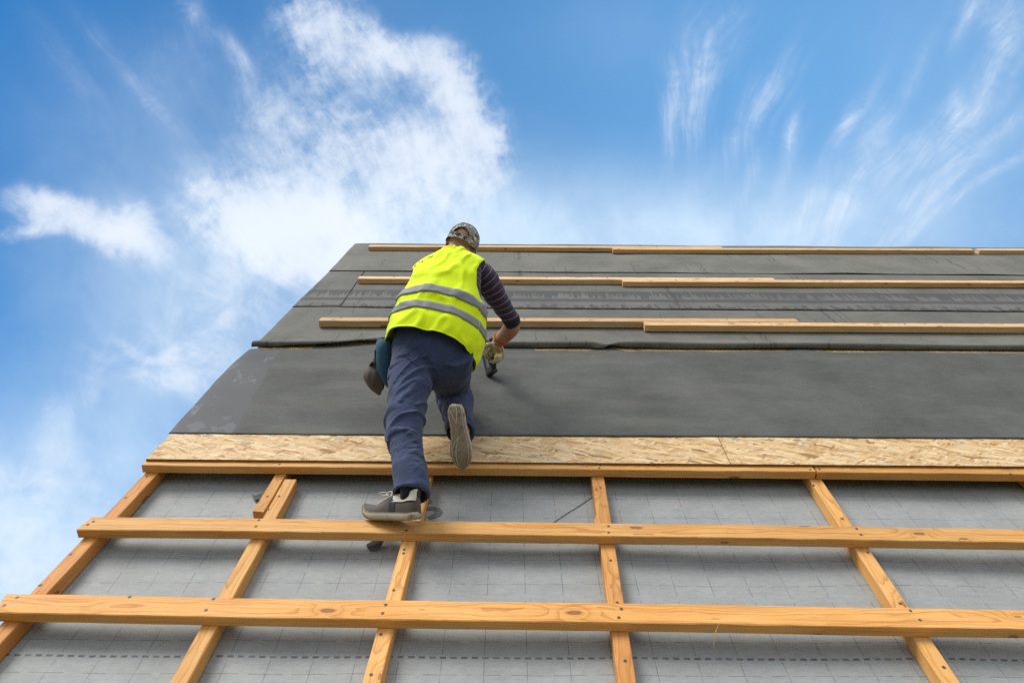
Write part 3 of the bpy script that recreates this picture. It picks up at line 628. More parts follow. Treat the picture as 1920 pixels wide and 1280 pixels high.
# ---------------------------------------------------------------- pale battens on the felt
GU = 'pale battens lying on the felt'
UT = .047; UW = FW + .010
timber('pale_batten', 'lowest pale batten, left length, passing behind the worker above the puckered hem', 'timber batten', (-1.300, 4.560), (1.985, 4.592), .068, UT, UW, M['pale'], GU, [(-1.16, 4.582), (-.6, 4.58), (.1, 4.59), (1.5, 4.60)], 21, cutA=.06)
timber('pale_batten', 'lowest pale batten, right length, lapped in front of the left one', 'timber batten', (.915, 4.512), (6.5, 4.530), .066, UT, UW, M['pale'], GU, [(1.7, 4.525), (2.7, 4.53)], 22)
timber('pale_batten', 'middle pale batten, left length, ending short of the gable edge', 'timber batten', (-1.236, 5.560), (2.17, 5.590), .070, UT * .9, UW + .003, M['pale'], GU, [(-.95, 5.58), (.3, 5.59), (.8, 5.59)], 23, cutA=.06)
timber('pale_batten', 'middle pale batten, right length, lapped below the left one', 'timber batten', (.912, 5.520), (6.5, 5.585), .066, UT * .9, UW + .003, M['pale'], GU, [(1.35, 5.54), (2.4, 5.56)], 24)
timber('pale_batten', 'topmost pale batten along the ridge, left length behind the cap', 'timber batten', (-1.345, 6.600), (2.03, 6.625), .070, UT * .85, UW + .008, M['pale'], GU, [(-.7, 6.61), (1.4, 6.63)], 25, cutA=.1)
timber('pale_batten', 'topmost pale batten along the ridge, middle length', 'timber batten', (.970, 6.552), (4.425, 6.610), .066, UT * .85, UW + .008, M['pale'], GU, [(2.4, 6.60), (3.9, 6.62)], 26)
timber('pale_batten', 'topmost pale batten along the ridge, beginning at the small gap near the right border', 'timber batten', (4.475, 6.612), (6.8, 6.645), .066, UT * .85, UW + .008, M['pale'], GU, [], 27)

# ---------------------------------------------------------------- litter
def sliver(label, A, B, w):
    A, B = Vector(A), Vector(B); n = 8; vs_, fs = [], []
    d_ = (B - A); s_ = d_.cross(Vector((0, 0, 1))).normalized()
    for i in range(n + 1):
        t = i / n; c = A + d_ * t + Vector((0, 0, .004 * math.sin(t * 3.1))) + s_ * .006 * math.sin(t * 2.6)
        r_ = w * (1 - .8 * abs(2 * t - 1) ** 2) / 2
        for q in range(4):
            a_ = q * math.pi / 2
            vs_.append(c + s_ * r_ * math.cos(a_) + Vector((0, 0, 1)) * r_ * .5 * math.sin(a_) - A)
    for i in range(n):
        for q in range(4): fs.append((i * 4 + q, i * 4 + (q + 1) % 4, i * 4 + 4 + (q + 1) % 4, i * 4 + 4 + q))
    tag(mesh_obj('wood_sliver', vs_, fs, M['sliver'], matrix=RM @ Matrix.Translation(A)), label, 'wood sliver', 'wood slivers')
sliver('thin wood sliver hanging over the lower side of the lowest golden batten', (.700, 1.832, .100), (.682, 1.790, .035), .0035)
sliver('wood sliver lying on top of the lowest golden batten near the slanting counter batten', (1.50, 1.90, .0985), (1.535, 1.875, .0985), .0035)
sliver('tiny wood chip on the membrane left of the slanting counter batten', (.735, 2.632, .006), (.752, 2.622, .006), .005)
def scrap(label, pts, lift):
    vs_ = [Vector(p) for p in pts]; o_ = vs_[0].copy(); n = len(vs_)
    vs_ = [p - o_ for p in vs_]; vs_ += [p + Vector((0, 0, .0015)) for p in vs_]
    fs = [tuple(range(n - 1, -1, -1)), tuple(range(n, 2 * n))] + [(i, (i + 1) % n, n + (i + 1) % n, n + i) for i in range(n)]
    tag(mesh_obj('membrane_scrap', vs_, fs, M['scrap'], matrix=RM @ Matrix.Translation(o_)), label, 'membrane scrap')
scrap('torn black scrap sticking out beside the short counter batten piece', [(-1.158, 2.706, .004), (-1.135, 2.690, .010), (-1.088, 2.700, .022), (-1.086, 2.668, .014), (-1.128, 2.655, .006)], 0)
scrap('small torn black scrap under the batten below the standing shoe', [(-.575, 2.352, .005), (-.562, 2.322, .008), (-.530, 2.316, .008), (-.510, 2.336, .014), (-.505, 2.372, .010), (-.555, 2.375, .008)], 0)
# ---------------------------------------------------------------- cloth / skin materials
def cloth(name, col, rough=.85, var=.12, weave=900, bmp=.15, dirt=None):
    m, k, b = new_mat(name); o = objc(k)
    n = k.noise(o, 9, 4, .6); f = k.noise(o, weave, 1, .5)
    c = k.mix(k.step(n, .3, .7), tuple(q * (1 - var) for q in col), tuple(q * (1 + var) for q in col))
    if dirt:
        dn = k.step(k.noise(o, 7.5, 4, .65), .62, .74); c = k.mix(k.mul(dn, .55), c, dirt)
    k.put(b.inputs['Base Color'], c); b.inputs['Roughness'].default_value = rough; b.inputs['Specular IOR Level'].default_value = .2
    b.inputs['Sheen Weight'].default_value = .15
    bump(k, b, k.add(k.mul(n, .6), k.mul(f, .4)), bmp, .006)
    return m
M['trouser'] = cloth('slate blue work cloth', (.040, .057, .120), .88, .16, 700, .22, (.085, .085, .10))
M['vest'] = cloth('fluorescent yellow mesh', (.76, .97, .003), .75, .05, 420, .16)
M['reflect'] = cloth('grey reflective tape', (.235, .245, .25), .55, .06, 1200, .05)
M['cuff'] = cloth('navy knit', (.018, .017, .045), .9, .15, 800, .2)
M['sock'] = cloth('black knit', (.012, .012, .014), .9, .15, 700, .2)
M['pouch'] = cloth('teal pouch cloth', (.028, .088, .145), .7, .15, 500, .15)
M['canvas'] = cloth('taupe canvas', (.085, .07, .06), .85, .2, 500, .2, (.05, .04, .035))
M['strap'] = cloth('black webbing', (.012, .012, .013), .6, .1, 600, .2)
M['suede'] = cloth('grey brown suede', (.105, .086, .077), .9, .25, 400, .2, (.045, .035, .03))
M['cream'] = cloth('cream lining', (.60, .56, .47), .8, .1, 500, .1)
M['lace'] = cloth('pale lace', (.62, .57, .48), .8, .1, 800, .1)
M['navy'] = cloth('dark navy panel', (.02, .035, .06), .7, .1, 500, .1)
M['ink_v'] = simple('dark lettering', (.06, .07, .03), .7, .2)
M['black'] = simple('black plastic', (.014, .014, .015), .42, .5, 0, .2, 120)
M['chrome'] = simple('worn chrome', (.20, .20, .21), .3, .5, .95, .2, 90)
M['eye'] = simple('eye white', (.75, .72, .70), .3, .5, 0, .02)
def skin():
    m, k, b = new_mat('skin'); o = objc(k)
    n = k.noise(o, 16, 4, .6); n2 = k.noise(o, 140, 2, .5)
    c = k.mix(k.step(n, .3, .7), (.42, .19, .115), (.56, .29, .20))
    c = k.mix(k.mul(n2, .25), c, (.42, .18, .11))
    k.put(b.inputs['Base Color'], c); b.inputs['Roughness'].default_value = .55
    b.inputs['Subsurface Weight'].default_value = .12; b.inputs['Subsurface Radius'].default_value = (.01, .004, .002)
    bump(k, b, n2, .12, .003); return m
M['skin'] = skin()
def camo():
    m, k, b = new_mat('camouflage cloth'); o = objc(k)
    a = k.noise(o, 26, 2, .5, .6); c2 = k.noise(k.vm('ADD', o, (3.1, 7.7, 1.3)), 30, 2, .5, .7); c3 = k.noise(k.vm('ADD', o, (9.1, 2.7, 5.3)), 34, 2, .5, .8)
    c = k.mix(k.step(a, .50, .53), (.29, .28, .24), (.15, .15, .13))
    c = k.mix(k.step(c2, .56, .58), c, (.05, .05, .046))
    c = k.mix(k.step(c3, .575, .60), c, (.60, .58, .58))
    k.put(b.inputs['Base Color'], c); b.inputs['Roughness'].default_value = .9; bump(k, b, k.noise(o, 800, 1), .15, .004); return m
M['camo'] = camo()
def knit():
    """dark plum jersey with thin pale stripes; UV x = metres along the sleeve"""
    m, k, b = new_mat('striped jersey'); uv = k.n.new('ShaderNodeTexCoord').outputs['UV']; o = objc(k)
    s, t, _ = k.xyz(uv)
    s = k.add(s, k.mul(k.sub(k.noise(o, 14, 2, .5), .5), .006))
    f = k.m('FRACT', k.m('DIVIDE', s, .0335))
    c = k.mix(k.step(k.noise(o, 40, 2, .5), .45, .6), (.024, .016, .048), (.046, .016, .048))
    mid_ = k.mul(k.step(f, .38, .44), k.m('SUBTRACT', 1.0, k.step(f, .62, .68)))
    c = k.mix(k.mul(mid_, .55), c, (.070, .016, .045))
    line = k.m('LESS_THAN', f, .11)
    c = k.mix(k.mul(line, .8), c, (.25, .27, .38))
    k.put(b.inputs['Base Color'], c); b.inputs['Roughness'].default_value = .9; b.inputs['Sheen Weight'].default_value = .2
    bump(k, b, k.noise(o, 700, 1), .15, .004); return m
M['knit'] = knit()
def glove_mat():
    m, k, b = new_mat('work glove'); o = objc(k)
    n = k.noise(o, 22, 3, .6)
    c = k.mix(k.step(n, .44, .58), (.54, .52, .47), (.46, .31, .08))
    c = k.mix(k.mul(k.step(k.noise(o, 45, 3, .6), .52, .68), .6), c, (.16, .12, .06))
    k.put(b.inputs['Base Color'], c); b.inputs['Roughness'].default_value = .85; bump(k, b, k.noise(o, 500, 1), .2, .004); return m
M['glove'] = glove_mat()
def sole_mat():
    m, k, b = new_mat('dirty rubber sole'); o = objc(k); x, y, z = k.xyz(o)
    zig = k.m('SINE', k.add(k.mul(x, 2 * math.pi / .0085), k.mul(k.m('PINGPONG', k.mul(y, 2 * math.pi / .012), math.pi), 1.2)))
    tread = k.step(zig, -.2, .5)
    n = k.noise(o, 26, 4, .65)
    toe = k.m('MAXIMUM', k.sub(k.m('DIVIDE', x, .0756), 2.571), 0.0)
    under = k.m('LESS_THAN', z, k.add(.004, k.mul(k.mul(toe, toe), .034)))
    c = k.mix(k.mul(under, 1.0), (.45, .40, .32), (.33, .275, .19))
    c = k.mix(k.mul(k.mul(under, tread), .55), c, (.12, .095, .06))
    c = k.mix(k.mul(k.step(n, .52, .70), .75), c, (.10, .075, .05))
    k.put(b.inputs['Base Color'], c); b.inputs['Roughness'].default_value = .85
    bump(k, b, k.mul(k.mul(tread, under), .6), .4, .004); return m
M['sole'] = sole_mat(); M['tread'] = simple('pale tread line', (.52, .47, .36), .85, .2, 0, .2, 60)

# ---------------------------------------------------------------- shape tools (all in roof coordinates until placed)
def cr(p0, p1, p2, p3, t):
    return .5 * ((2 * p1) + (-p0 + p2) * t + (2 * p0 - 5 * p1 + 4 * p2 - p3) * t * t + (-p0 + 3 * p1 - 3 * p2 + p3) * t ** 3)
class Loft:
    def __init__(s, st): s.st = [tuple(Vector(q) for q in r) for r in st]; s.n = len(st)
    def at(s, x):
        x = max(0, min(s.n - 1, x)); i = min(int(x), s.n - 2); t = x - i
        g = lambda j: s.st[max(0, min(s.n - 1, j))]
        return tuple(cr(g(i - 1)[q], g(i)[q], g(i + 1)[q], g(i + 2)[q], t) for q in range(3))
    def pos(s, x, th, scale=1.0, power=1.0):
        c, a, b = s.at(x); ct, sn = math.cos(th), math.sin(th)
        if power != 1: ct = math.copysign(abs(ct) ** power, ct); sn = math.copysign(abs(sn) ** power, sn)
        return c + a * (ct * scale) + b * (sn * scale)
    def solid(s, n=28, sub=5, scale=1.0, x0=0, x1=None, power=1.0, tail=None):
        x1 = s.n - 1 if x1 is None else x1; m_ = max(2, int((x1 - x0) * sub)); v, f = [], []
        rings = [(x0 + (x1 - x0) * i / m_, scale) for i in range(m_ + 1)]
        for x, sc in rings:
            for j in range(n): v.append(s.pos(x, 2 * math.pi * j / n, sc, power))
        if tail:      # hollow end: (x, scale) rings running back inside
            for x, sc in tail:
                for j in range(n): v.append(s.pos(x, 2 * math.pi * j / n, sc, power))
        N_ = len(v) // n
        for i in range(N_ - 1):
            for j in range(n): f.append((i * n + j, i * n + (j + 1) % n, (i + 1) * n + (j + 1) % n, (i + 1) * n + j))
        f.append(tuple(range(n - 1, -1, -1))); f.append(tuple((N_ - 1) * n + j for j in range(n)))
        return v, f
def tube_solid(pts, rad, n=16, sub=4, squash=1.0, up=(0, 0, 1)):
    """round chain through pts; rad per point; ends rounded"""
    P_ = [Vector(p) for p in pts]; fine, rr = [], []
    for i in range(len(P_) - 1):
        g = lambda j: P_[max(0, min(len(P_) - 1, j))]
        for q in range(sub):
            t = q / sub; fine.append(cr(g(i - 1), g(i), g(i + 1), g(i + 2), t)); rr.append(rad[i] + (rad[i + 1] - rad[i]) * t)
    fine.append(P_[-1]); rr.append(rad[-1])
    t0 = (fine[1] - fine[0]).normalized(); t1 = (fine[-1] - fine[-2]).normalized()
    pre = [(fine[0] - t0 * rr[0] * q, rr[0] * math.sqrt(max(0, 1 - q * q))) for q in (.92, .6)]
    post = [(fine[-1] + t1 * rr[-1] * q, rr[-1] * math.sqrt(max(0, 1 - q * q))) for q in (.6, .92)]
    fine = [p for p, _ in pre] + fine + [p for p, _ in post]; rr = [r for _, r in pre] + rr + [r for _, r in post]
    v, f = [], []; ref = Vector(up)
    for i, (p, r_) in enumerate(zip(fine, rr)):
        ax = (fine[min(i + 1, len(fine) - 1)] - fine[max(i - 1, 0)]).normalized()
        e1 = ref - ax * ref.dot(ax)
        if e1.length < .05: e1 = Vector((1, 0, 0)) - ax * ax.x
        e1.normalize(); ref = e1; e2 = ax.cross(e1)
        for j in range(n):
            a_ = 2 * math.pi * j / n; v.append(p + e1 * (r_ * squash * math.cos(a_)) + e2 * (r_ * math.sin(a_)))
    m_ = len(fine)
    for i in range(m_ - 1):
        for j in range(n): f.append((i * n + j, i * n + (j + 1) % n, (i + 1) * n + (j + 1) % n, (i + 1) * n + j))
    f.append(tuple(range(n - 1, -1, -1))); f.append(tuple((m_ - 1) * n + j for j in range(n)))
    return v, f
def ball(c, ax, n=20, m_=12):
    """ellipsoid: ax = three semi-axis vectors"""
    c = Vector(c); a, b, d_ = [Vector(q) for q in ax]; v = [c - d_]; f = []
    for i in range(1, m_):
        ph = -math.pi / 2 + math.pi * i / m_
        for j in range(n):
            th = 2 * math.pi * j / n; v.append(c + a * (math.cos(ph) * math.cos(th)) + b * (math.cos(ph) * math.sin(th)) + d_ * math.sin(ph))
    v.append(c + d_)
    for j in range(n): f.append((0, 1 + (j + 1) % n, 1 + j))
    for i in range(m_ - 2):
        for j in range(n): f.append((1 + i * n + j, 1 + i * n + (j + 1) % n, 1 + (i + 1) * n + (j + 1) % n, 1 + (i + 1) * n + j))
    l_ = len(v) - 1
    for j in range(n): f.append((l_, l_ - n + j, l_ - n + (j + 1) % n))
    return v, f
def join(parts):
    v, f = [], []
    for a, b in parts: f += [tuple(len(v) + i for i in q) for q in b]; v += list(a)
    return v, f
def fuse(parts, voxel, smooth=3, fac=.5):
    """one continuous skin round closed overlapping pieces"""
    v, f = join(parts)
    me = bpy.data.meshes.new('tmp'); me.from_pydata([tuple(q) for q in v], [], f)
    bm = bmesh.new(); bm.from_mesh(me)
    # make every piece face outwards
    bmesh.ops.recalc_face_normals(bm, faces=bm.faces); bm.to_mesh(me); bm.free()
    o = bpy.data.objects.new('tmp', me); COL.objects.link(o)
    r_ = o.modifiers.new('r', 'REMESH'); r_.mode = 'VOXEL'; r_.voxel_size = voxel
    if smooth: s_ = o.modifiers.new('s', 'SMOOTH'); s_.iterations = smooth; s_.factor = fac
    dg = bpy.context.evaluated_depsgraph_get(); ev = o.evaluated_get(dg); m2 = bpy.data.meshes.new_from_object(ev)
    vs_ = [q.co.copy() for q in m2.vertices]; ns = [q.normal.copy() for q in m2.vertices]; fs = [tuple(p.vertices) for p in m2.polygons]
    bpy.data.objects.remove(o); bpy.data.meshes.remove(me); bpy.data.meshes.remove(m2)
    return vs_, fs, ns

# ---------------------------------------------------------------- the worker
BASE = W((-.34, 2.75, .12))
TB = Matrix.Translation(BASE)
worker = empty('person', TB, 'man in a yellow reflective vest and camouflage cap kneeling on the roof', 'person')
def put(name, v, f, mat, parent=None, smooth=True, **kw):
    """mesh given in roof coordinates, hung under the worker"""
    par = parent or worker
    inv = par_world(par).inverted()
    return mesh_obj(name, [inv @ W(p) for p in v], f, mat, par, smooth=smooth, **kw)
def par_world(o):
    m_ = o.matrix_basis.copy()
    while o.parent: o = o.parent; m_ = o.matrix_basis @ m_
    return m_
L = {q: Loft(s) for q, s in LOFT.items()}
cr_, cu_, cf_ = CR, CU, CF                # picture right / up / away, used only to describe the head's lean
# --- head frame
HC = Vector(PT['head']) - cu_ * .007
hup = (cr_ * .35 + cu_ * .87 + cf_ * .36).normalized()
hfw = (cf_ + cr_ * .10 - cu_ * .1); hfw = (hfw - hup * hfw.dot(hup)).normalized()
hrt = hfw.cross(hup).normalized()
def hp(x, y, z): return HC + hrt * x + hfw * y + hup * z
def hball(x, y, z, a, b, c, n=20, m_=12): return ball(hp(x, y, z), (hrt * a, hfw * b, hup * c), n, m_)
head_parts = [hball(0, -.005, .018, .0735, .096, .092, 28, 18), hball(0, .020, -.045, .060, .072, .072), hball(0, .052, -.085, .036, .034, .030),
              hball(0, .100, -.022, .012, .020, .022), hball(0, .108, -.034, .017, .014, .010), hball(0, .082, .018, .055, .018, .012),
              hball(0, .086, -.062, .024, .010, .006), hball(0, .085, -.070, .021, .010, .006), hball(0, .088, -.018, .045, .012, .018),
              hball(-.076, -.004, -.012, .008, .020, .032, 14, 10), hball(.076, -.004, -.012, .008, .020, .032, 14, 10),
              hball(-.079, -.012, -.008, .009, .008, .026, 14, 10), hball(.079, -.012, -.008, .009, .008, .026, 14, 10),
              hball(0, -.035, -.045, .056, .052, .062)]
# --- arms
SH_L = [(-.440, 3.56, .775), (-.485, 3.655, .63), (-.515, 3.745, .49)]
FA_L = [(-.515, 3.745, .49), (-.500, 3.83, .36), (-.480, 3.915, .235)]
UPL = (cu_ * .95 + cf_ * .12).normalized(); UPR = (cf_ + cr_ * .16 + cu_ * .1).normalized()
body_parts = head_parts + [L['neck'].solid(sub=6), L['vest'].solid(scale=.74, x0=2.2, x1=9.0, sub=4), L['pelvis'].solid(scale=.74),
              L['leg_l'].solid(scale=.74, x1=8.3), L['thigh_r'].solid(scale=.68), L['shank_r'].solid(scale=.70),
              L['sleeve_r'].solid(scale=.80), L['forearm_r'].solid(sub=6), tube_solid(SH_L, [.05, .044, .042]), tube_solid(FA_L, [.042, .038, .028]),
              tube_solid([PT['ank_l'], (Vector(PT['shoe_l_heel']) * .72 + Vector(PT['shoe_l_toe']) * .28) + UPL * .062, Vector(PT['shoe_l_heel']) * .28 + Vector(PT['shoe_l_toe']) * .72 + UPL * .040], [.038, .028, .017]),
              tube_solid([PT['ank_r'], Vector(PT['shoe_r_heel']) * .72 + Vector(PT['shoe_r_toe']) * .28 + UPR * .062, Vector(PT['shoe_r_heel']) * .28 + Vector(PT['shoe_r_toe']) * .72 + UPR * .040], [.038, .028, .017]),
              tube_solid([L['forearm_r'].at(3.2)[0], PT['palm'][1], PT['palm'][2]], [.026, .028, .026])]
def fingers(lst, rad):
    return [tube_solid(p, r_, 10, 4) for p, r_ in zip(lst, rad)]
hand_r = fingers([[PT['palm'][1]] + PT['thumb'][1:], [PT['palm'][2]] + PT['f1'][1:], PT['f2'], PT['f3'], PT['f4']], [[.013, .012, .0105, .009]] * 1 + [[.012, .011, .010, .0085]] * 3 + [[.0105, .0095, .0085, .0075]])
HL = Vector((-.470, 3.955, FW + .030))
pal_l = [FA_L[-1], (-.474, 3.94, .185), HL + Vector((0, .03, -.004))]
fl = []
for i, (dx, ln) in enumerate([(-.036, .062), (-.012, .078), (.013, .082), (.036, .070)]):
    a_ = HL + Vector((dx * .8, .045, -.006)); fl.append([a_, a_ + Vector((dx * .25, ln * .4, .004)), a_ + Vector((dx * .35, ln * .75, -.003)), a_ + Vector((dx * .4, ln, -.010))])
fl.append([HL + Vector((.030, -.01, -.004)), HL + Vector((.058, .014, -.006)), HL + Vector((.070, .042, -.012))])
hand_l = [tube_solid(p, [.0115, .0105, .0095, .0085][:len(p)], 10, 4) for p in fl]
# trousers are shaped first: the body is tucked inside them
hem_tail_l = [(9.0, .97), (9.0, .86), (8.2, .84), (7.2, .82)]
hem_tail_r = [(4.0, .97), (4.0, .86), (3.2, .84), (2.3, .82)]
tr = [L['pelvis'].solid(), L['leg_l'].solid(tail=hem_tail_l), L['thigh_r'].solid(), L['shank_r'].solid(tail=hem_tail_r),
      ball(L['thigh_r'].at(3)[0] + Vector((0, .01, -.005)), ((.078, 0, 0), (0, .07, 0), (0, 0, .068)))]
v, f, nrm = fuse(tr, .0055, 4)
legs = []
for nm in ('leg_l', 'thigh_r', 'shank_r'):
    lf = L[nm]; N_ = 24; s_ = 0; prev = None
    for i in range(N_ + 1):
        c = lf.at((lf.n - 1) * i / N_)[0]
        if prev is not None: s_ += (c - prev).length
        legs.append((c, s_, nm, i / N_, (lf.at(min(lf.n - 1, (lf.n - 1) * i / N_ + .2))[0] - lf.at(max(0, (lf.n - 1) * i / N_ - .2))[0]).normalized())); prev = c
def ridge(x): return (1 - abs(x) * 2.0)
def trouser_fold(p, n_):
    c, s_, nm, t, ax = min(legs, key=lambda q: (q[0] - p).length_squared)
    d_ = p - c; al = d_.dot(ax); s = s_ + al
    side = d_.normalized() if d_.length > 1e-6 else Vector((1, 0, 0))
    lat = side.dot(cr_)
    off = {'leg_l': 0, 'thigh_r': 30, 'shank_r': 60}[nm]
    if nm == 'leg_l':
        knee = math.exp(-((t - .50) / .12) ** 2); low = math.exp(-((t - .82) / .12) ** 2); high = math.exp(-((t - .20) / .13) ** 2)
        amp = .0035 + .0100 * knee + .0040 * low + .0060 * high
        tilt = .9 * lat * (1 if t < .38 else .30)
    elif nm == 'thigh_r': amp = .0055; tilt = .7 * lat
    else: amp = .0085; tilt = -.5 * lat
    q = Vector((s * 10.5 + tilt * 1.3 + .25 * noise.noise(p * 5), lat * .55, off + side.dot(cu_) * .5))
    w_ = noise.noise(q) + .22 * noise.noise(q * 2.3)
    r0 = max(0.0, 1 - abs(w_) * 3.4)
    w2 = noise.noise(q * 2.6 + Vector((7, 3, 1))); r1 = max(0.0, 1 - abs(w2) * 5.0)
    gate = max(0.0, noise.noise(p * 4.5 + Vector((2, 9, 4))) + .25)
    return amp * (r0 * r0 * (3 - 2 * r0)) - amp * .3 + .004 * noise.noise(p * 6) + .0075 * r1 * r1 * gate
v = [p + n_ * trouser_fold(p, n_) for p, n_ in zip(v, nrm)]
trouser_v, trouser_f = v, f
from mathutils.bvhtree import BVHTree
bvh = BVHTree.FromPolygons(trouser_v, trouser_f)
v, f, nrm = fuse(body_parts + [tube_solid(pal_l, [.028, .030, .028], squash=.6)] + hand_r + hand_l, .0055, 3)
def tuck(q):
    loc, n_, _, dist = bvh.find_nearest(q, .06)
    if loc is None or (q - loc).dot(n_) < -.008: return q
    return loc - n_ * .009
low_w = L['pelvis'].at(0)[0].y + .05
v = [tuck(q) if 2.98 < q.y < low_w and q.z > .36 else q for q in v]
body = put('body', v, f, M['skin'])
for sx in (-1, 1):
    v, f = hball(sx * .031, .088, -.002, .012, .012, .012); put('eye', v, f, M['eye'], body)

# --- trousers
v, f = trouser_v, trouser_f
trousers = put('trousers', v, f, M['trouser'])
def band_on(lf, x, w, scale, n=48, th0=0, th1=2 * math.pi, lift=.0):
    vs_, fs = [], []
    for i in range(n + 1):
        th = th0 + (th1 - th0) * i / n
        for q in (-1, 1): vs_.append(lf.pos(x + q * w, th, scale))
    for i in range(n): fs.append((2 * i, 2 * i + 1, 2 * i + 3, 2 * i + 2))
    return vs_, fs
# back pocket seams and the stained patch are stitched welts
def welt(lf, pts, r_, name='pocket_seam', mat=None):
    P_ = [lf.pos(x, R(th), 1.012) for x, th in pts]
    v_, f_ = tube_solid(P_, [r_] * len(P_), 6, 5); return put(name, v_, f_, mat or M['trouser'], trousers)
welt(L['leg_l'], [(.15, 150), (.7, 118), (1.2, 88), (1.55, 60)], .0028)
welt(L['leg_l'], [(.05, 100), (.35, 80), (.7, 55), (1.0, 30)], .0028)
# --- socks
def sock(top, heel, toe, lift):
    h_, t_ = Vector(heel), Vector(toe); return tube_solid([top, h_ * .80 + t_ * .20 + lift * .105, h_ * .76 + t_ * .24 + lift * .070], [.044, .033, .022], 18)
kl = L['leg_l'].at(8.0)[0]
v, f = sock(kl * .6 + Vector(PT['ank_l']) * .4, PT['shoe_l_heel'], PT['shoe_l_toe'], UPL); put('sock', v, f, M['sock'])
v, f = sock(PT['ank_r'], PT['shoe_r_heel'], PT['shoe_r_toe'], UPR); put('sock', v, f, M['sock'])

# --- shoes, built flat (x heel to toe, y to the wearer's left, z up) and then stood in place
SX = [0, .03, .10, .20, .35, .50, .65, .75, .85, .93, .98, 1.0]
SO = [.013, .026, .035, .038, .038, .044, .050, .050, .043, .030, .017, .004]
SI = [.012, .024, .033, .034, .029, .031, .038, .041, .038, .028, .016, .004]
def lerp_tab(X_, Y_, x): return float(np.interp(x, X_, Y_))
def make_shoe(heel, toe, up, left, length=None):
    h_, t_ = W(heel), W(toe); ex = (t_ - h_); Ls = length or ex.length; ex.normalize()
    ez = Vector(up); ez = (ez - ex * ez.dot(ex)).normalized(); ey = ez.cross(ex)
    T = Matrix.Identity(4)
    for i in range(3): T[i][0], T[i][1], T[i][2] = ex[i], ey[i], ez[i]
    T.translation = h_
    T = TB.inverted() @ T
    sgn = 1 if left else -1       # outer side: +y on the left foot
    def edge(x, side): return side * lerp_tab(SX, SO if side == sgn else SI, x) * Ls / .29
    def spring(x): return .030 * max(0, (x - .72) / .28) ** 2 + .004 * max(0, (.1 - x) / .1)
    # upper: domed sections
    hz = [(0, .082), (.05, .092), (.12, .094), (.2, .088), (.32, .092), (.42, .094), (.52, .080), (.65, .062), (.78, .052), (.9, .043), (.97, .034), (1, .026)]
    n = 20; v, f = [], []; xs = [i / 36 for i in range(37)]
    for x in xs:
        xx = .008 + x * .984; H_ = lerp_tab([a for a, b in hz], [b for a, b in hz], xx); z0 = .020 + spring(xx)
        for j in range(n + 1):
            th = math.pi * j / n; c, s_ = math.cos(th), math.sin(th)
            side = 1 if c >= 0 else -1
            y = edge(xx, side) * abs(c) ** (.75) * (1 - .36 * s_ ** 3 * (1 if xx < .6 else .6)) * .96
            crease = -.003 * math.exp(-((xx - .70) / .012) ** 2) * s_ - .002 * math.exp(-((xx - .75) / .012) ** 2) * s_
            v.append(Vector((xx * Ls, y, z0 + (H_ - z0 + spring(xx)) * s_ ** .8 + crease)))
    for i in range(36):
        for j in range(n): f.append((i * (n + 1) + j, i * (n + 1) + j + 1, (i + 1) * (n + 1) + j + 1, (i + 1) * (n + 1) + j))
    f.append(tuple(range(n, -1, -1))); f.append(tuple(36 * (n + 1) + j for j in range(n + 1)))
    sh = mesh_obj('shoe', v, f, M['suede'], worker, T, True)
    # sole
    v, f, mi = [], [], []; lev = [(0, .90), (.003, .98), (.012, 1.03), (.024, 1.02), (.030, .95)]
    out = [(x, 1) for x in np.linspace(0, 1, 34)] + [(x, -1) for x in np.linspace(1, 0, 34)][1:-1]
    no = len(out)
    for z, sc in lev:
        for x, sd_ in out:
            cx = .5 + (x - .5) * (1 + (sc - 1) * .5); yy = edge(x, sd_) * sc * 1.06
            v.append(Vector((cx * Ls, yy, z + spring(x) - (.0 if z else .0))))
    for i in range(len(lev) - 1):
        for j in range(no): f.append((i * no + j, i * no + (j + 1) % no, (i + 1) * no + (j + 1) % no, (i + 1) * no + j)); mi.append(0)
    # strips across for bottom and top
    for base, flip in ((0, True), ((len(lev) - 1) * no, False)):
        for j in range(33):
            a, b = base + j, base + j + 1; c, d_ = base + (no - j) % no, base + (no - j - 1) % no
            q = (a, b, d_, c) if len({a, b, c, d_}) == 4 else tuple(dict.fromkeys((a, b, d_, c)))
            f.append(q[::-1] if not flip else q); mi.append(0)
    def tline(pts, r_=.0021):
        nonlocal v, f, mi
        P_ = [Vector((x * Ls, y * Ls / .29 * sgn, -.0005 + spring(x))) for x, y in pts]; a, b = tube_solid(P_, [r_] * len(P_), 6, 4)
        f += [tuple(len(v) + i for i in q) for q in b]; mi += [1] * len(b); v += a
    tline([(.02, .006), (.12, .009), (.22, .006), (.30, .0)]); tline([(.30, .0), (.22, -.010), (.14, -.018), (.08, -.024)])
    tline([(.52, .004), (.62, -.008), (.74, -.016), (.86, -.018), (.95, -.015)]); tline([(.52, .004), (.60, -.018), (.70, -.030), (.78, -.034)])
    edge_l = [(x, .84 * lerp_tab(SX, SO, x)) for x in (.03, .1, .2, .35, .5, .65, .75, .85, .93)]; edge_r = [(x, -.84 * lerp_tab(SX, SI, x)) for x in (.03, .1, .2, .35, .5, .65, .75, .85, .93)]
    tline(edge_l, .0016); tline(edge_r, .0016)
    so_ = mesh_obj('sole', v, f, None, sh, smooth=True, mats=[M['sole'], M['tread']], midx=mi)
    for p in so_.data.polygons:
        if max(p.vertices) < len(lev) * no and abs(p.normal.z) > .6 and p.area > 2e-5: p.use_smooth = False
